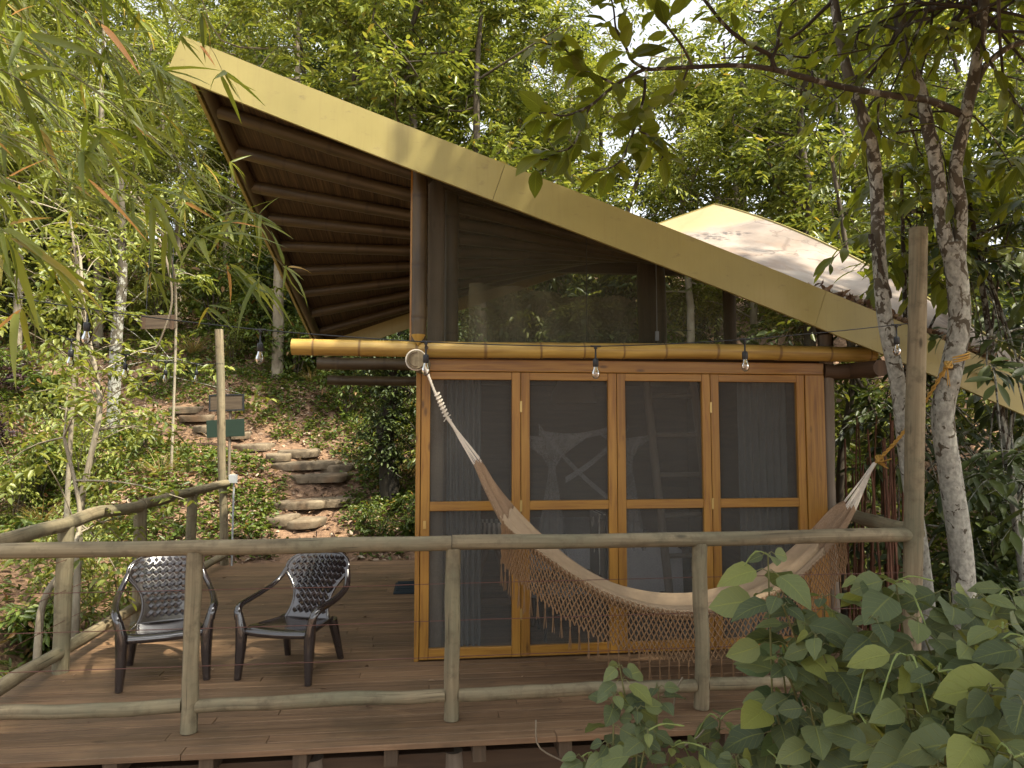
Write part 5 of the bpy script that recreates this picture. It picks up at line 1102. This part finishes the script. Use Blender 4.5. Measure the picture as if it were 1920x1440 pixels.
for pts, ds in zip(([(1005, 1350, 2.8), (1010, 1400, 2.8), (1060, 1430, 2.8), (1110, 1460, 2.8)], [(1262, 1330, 2.7), (1270, 1290, 2.7), (1280, 1270, 2.7)], [(1280, 1400, 2.7), (1310, 1380, 2.7), (1335, 1345, 2.7)]), ('long bare twig curving down below the deck edge at bottom centre', 'short upright bare twig right of the small foreground plant', 'forked bare twig slanting up below the deck edge')):
    mb = MB(); mb.tube(spline([at(*p) for p in pts], 12), .0035, 5)
    tag(mb.build('bare_twig', MATS['bark_pale']), ds, 'twig')

# ---------------------------------------------------------------- bamboo, upper left
gb = np.random.default_rng(77)
def bam_fan(lb, c, d, n, L, g, spread=.9, orange=None):
    d = nrm(np.asarray(d, float)); D = d * .75 + g.normal(size=(n, 3)) * spread * .85 + (.15, 0, 0); D[:, 2] -= .28; Nn = np.array((0, -.5, 1.0)) + g.normal(size=(n, 3)) * .5; Ls = L * g.uniform(.6, 1.3, n)
    leaves_fine(lb, np.tile(c, (n, 1)) + g.normal(size=(n, 3)) * .008, D, Nn, Ls, Ls * g.uniform(.078, .108, n), 'lance', .12, g.uniform(.1, .55, n))
def bamboo_plant(bx, tops, label, dr, L=.19, NB=8):
    t = thing('bamboo', (bx[0], bx[1], float(hval(bx[0], bx[1]))), label, 'bamboo'); b = np.array((bx[0], bx[1], float(hval(bx[0], bx[1])) - .1)); cm = MB(); tw = MB(); lb = MB(); ob = MB()
    top_ = b + np.array((.55, .2, 5.2)); cu = spline([b, b + (.05, 0, 2), b + (.2, .1, 3.8), top_], 40); cm.tube(cu, np.linspace(.022, .008, 40) * (1 + .08 * (np.arange(40) % 4 == 0)), 8, uo=0); cm.build('culm', MATS['bamboo'], t)
    for e_ in tops:
        e = at(*e_); i = int(np.argmin(np.abs(cu[:, 2] - (e[2] + dr)))); s_ = cu[i]; md_ = (s_ * .45 + e * .55) + (0, 0, .22 + gb.uniform(0, .15)) + gb.normal(size=3) * .08; Q = spline([s_, md_, e - (0, 0, gb.uniform(.0, .12))], 22); tw.tube(Q, np.linspace(.004, .0012, 22), 5)
        for q in np.linspace(.15, 1, NB):
            c = np.array([np.interp(q, np.linspace(0, 1, 22), Q[:, k]) for k in range(3)]); T = nrm(Q[min(int(q * 21) + 1, 21)] - Q[max(int(q * 21) - 2, 0)]); sd_ = np.cross(T, (0, 0, 1.0)) * gb.choice([-1, 1])
            br_ = c + (T * .6 + sd_ * .8 + gb.normal(size=3) * .3) * gb.uniform(.04, .16); tw.tube([c, (c + br_) / 2 + (0, 0, .01), br_], .0012, 4); bam_fan(lb, br_, T + sd_ * .6 * gb.uniform(0, 1), gb.integers(5, 10), L * gb.uniform(.7, 1.15), gb)
    tw.build('twigs', MATS['stem'], t); lb.build('leaves', MATS['lf_bamboo'], t); return t
def rt(n, x0, x1, y0, y1, d0, d1): return [(gb.uniform(x0, x1), gb.uniform(y0, y1), gb.uniform(d0, d1)) for _ in range(n)]
bamboo_plant((-2.6, 1.9), rt(10, -40, 330, -60, 220, 2.6, 3.6) + [(330, 180, 2.9), (390, 60, 3.0)], 'bamboo spraying fine leaves over the top left corner', .3, .17)
bamboo_plant((-3.4, 2.9), rt(12, 0, 330, 130, 470, 3.2, 4.6) + [(420, 300, 4.2), (380, 380, 4.0)], 'bamboo with arching leafy twigs in the left middle', .5, .18)
bamboo_plant((-2.9, 2.3), [(500, 425, 2.6), (410, 500, 2.7), (420, 290, 2.9), (440, 360, 2.8), (480, 480, 2.6), (380, 520, 2.9), (150, 330, 2.4), (210, 320, 2.5)], 'bamboo whose long leaf fans reach over the roof edge', .6, .2, 6)
bamboo_plant((-1.85, 1.1), [(5, 370, 1.9), (30, 490, 1.9), (-30, 340, 1.8), (60, 400, 2.1)], 'bamboo with large hanging leaves nearest the left edge', .3, .20, 6)
bamboo_plant((-4.6, 4.6), rt(16, -60, 380, -60, 420, 4.6, 6.0), 'farther bamboo thicket behind the left leaves', .5, .2)
ob = MB()
for (a, b_, w) in (((190, 45, 2.2), (262, 122, 2.1), .018), ((165, 335, 2.4), (280, 440, 2.4), .012), ((20, 30, 2.4), (60, 5, 2.4), .012), ((415, 415, 2.6), (490, 418, 2.55), .01), ((5, 340, 2.4), (80, 290, 2.4), .011), ((375, 85, 2.8), (405, 120, 2.8), .012)):
    p, q = at(*a), at(*b_); L_ = np.array([np.linalg.norm(q - p)]); leaves_fine(ob, p[None], (q - p)[None], np.array([(0.2, -.7, .7)]), L_ * 1.02, np.array([w * 1.3]), 'lance', .1, .12)
o = ob.build('dry_leaves', MATS['lf_orange'], [x for x in bpy.data.objects if x.name == 'bamboo'][0])
# hanging bare vine
mb = MB(); mb.tube(spline([at(*p) for p in ((245, 360, 6), (290, 430, 6), (315, 500, 6), (322, 570, 6), (300, 640, 6), (290, 655, 6))], 30), np.linspace(.012, .006, 30), 6)
tag(mb.build('hanging_vine', MATS['bark_pale']), 'bare pale vine curving down before the hanging board', 'vine')
for o in bpy.data.objects:
    if '_abs' in o.keys(): del o['_abs']
print('faces', sum(len(o.data.polygons) for o in bpy.data.objects if o.type == 'MESH'), 'objects', len(bpy.data.objects))
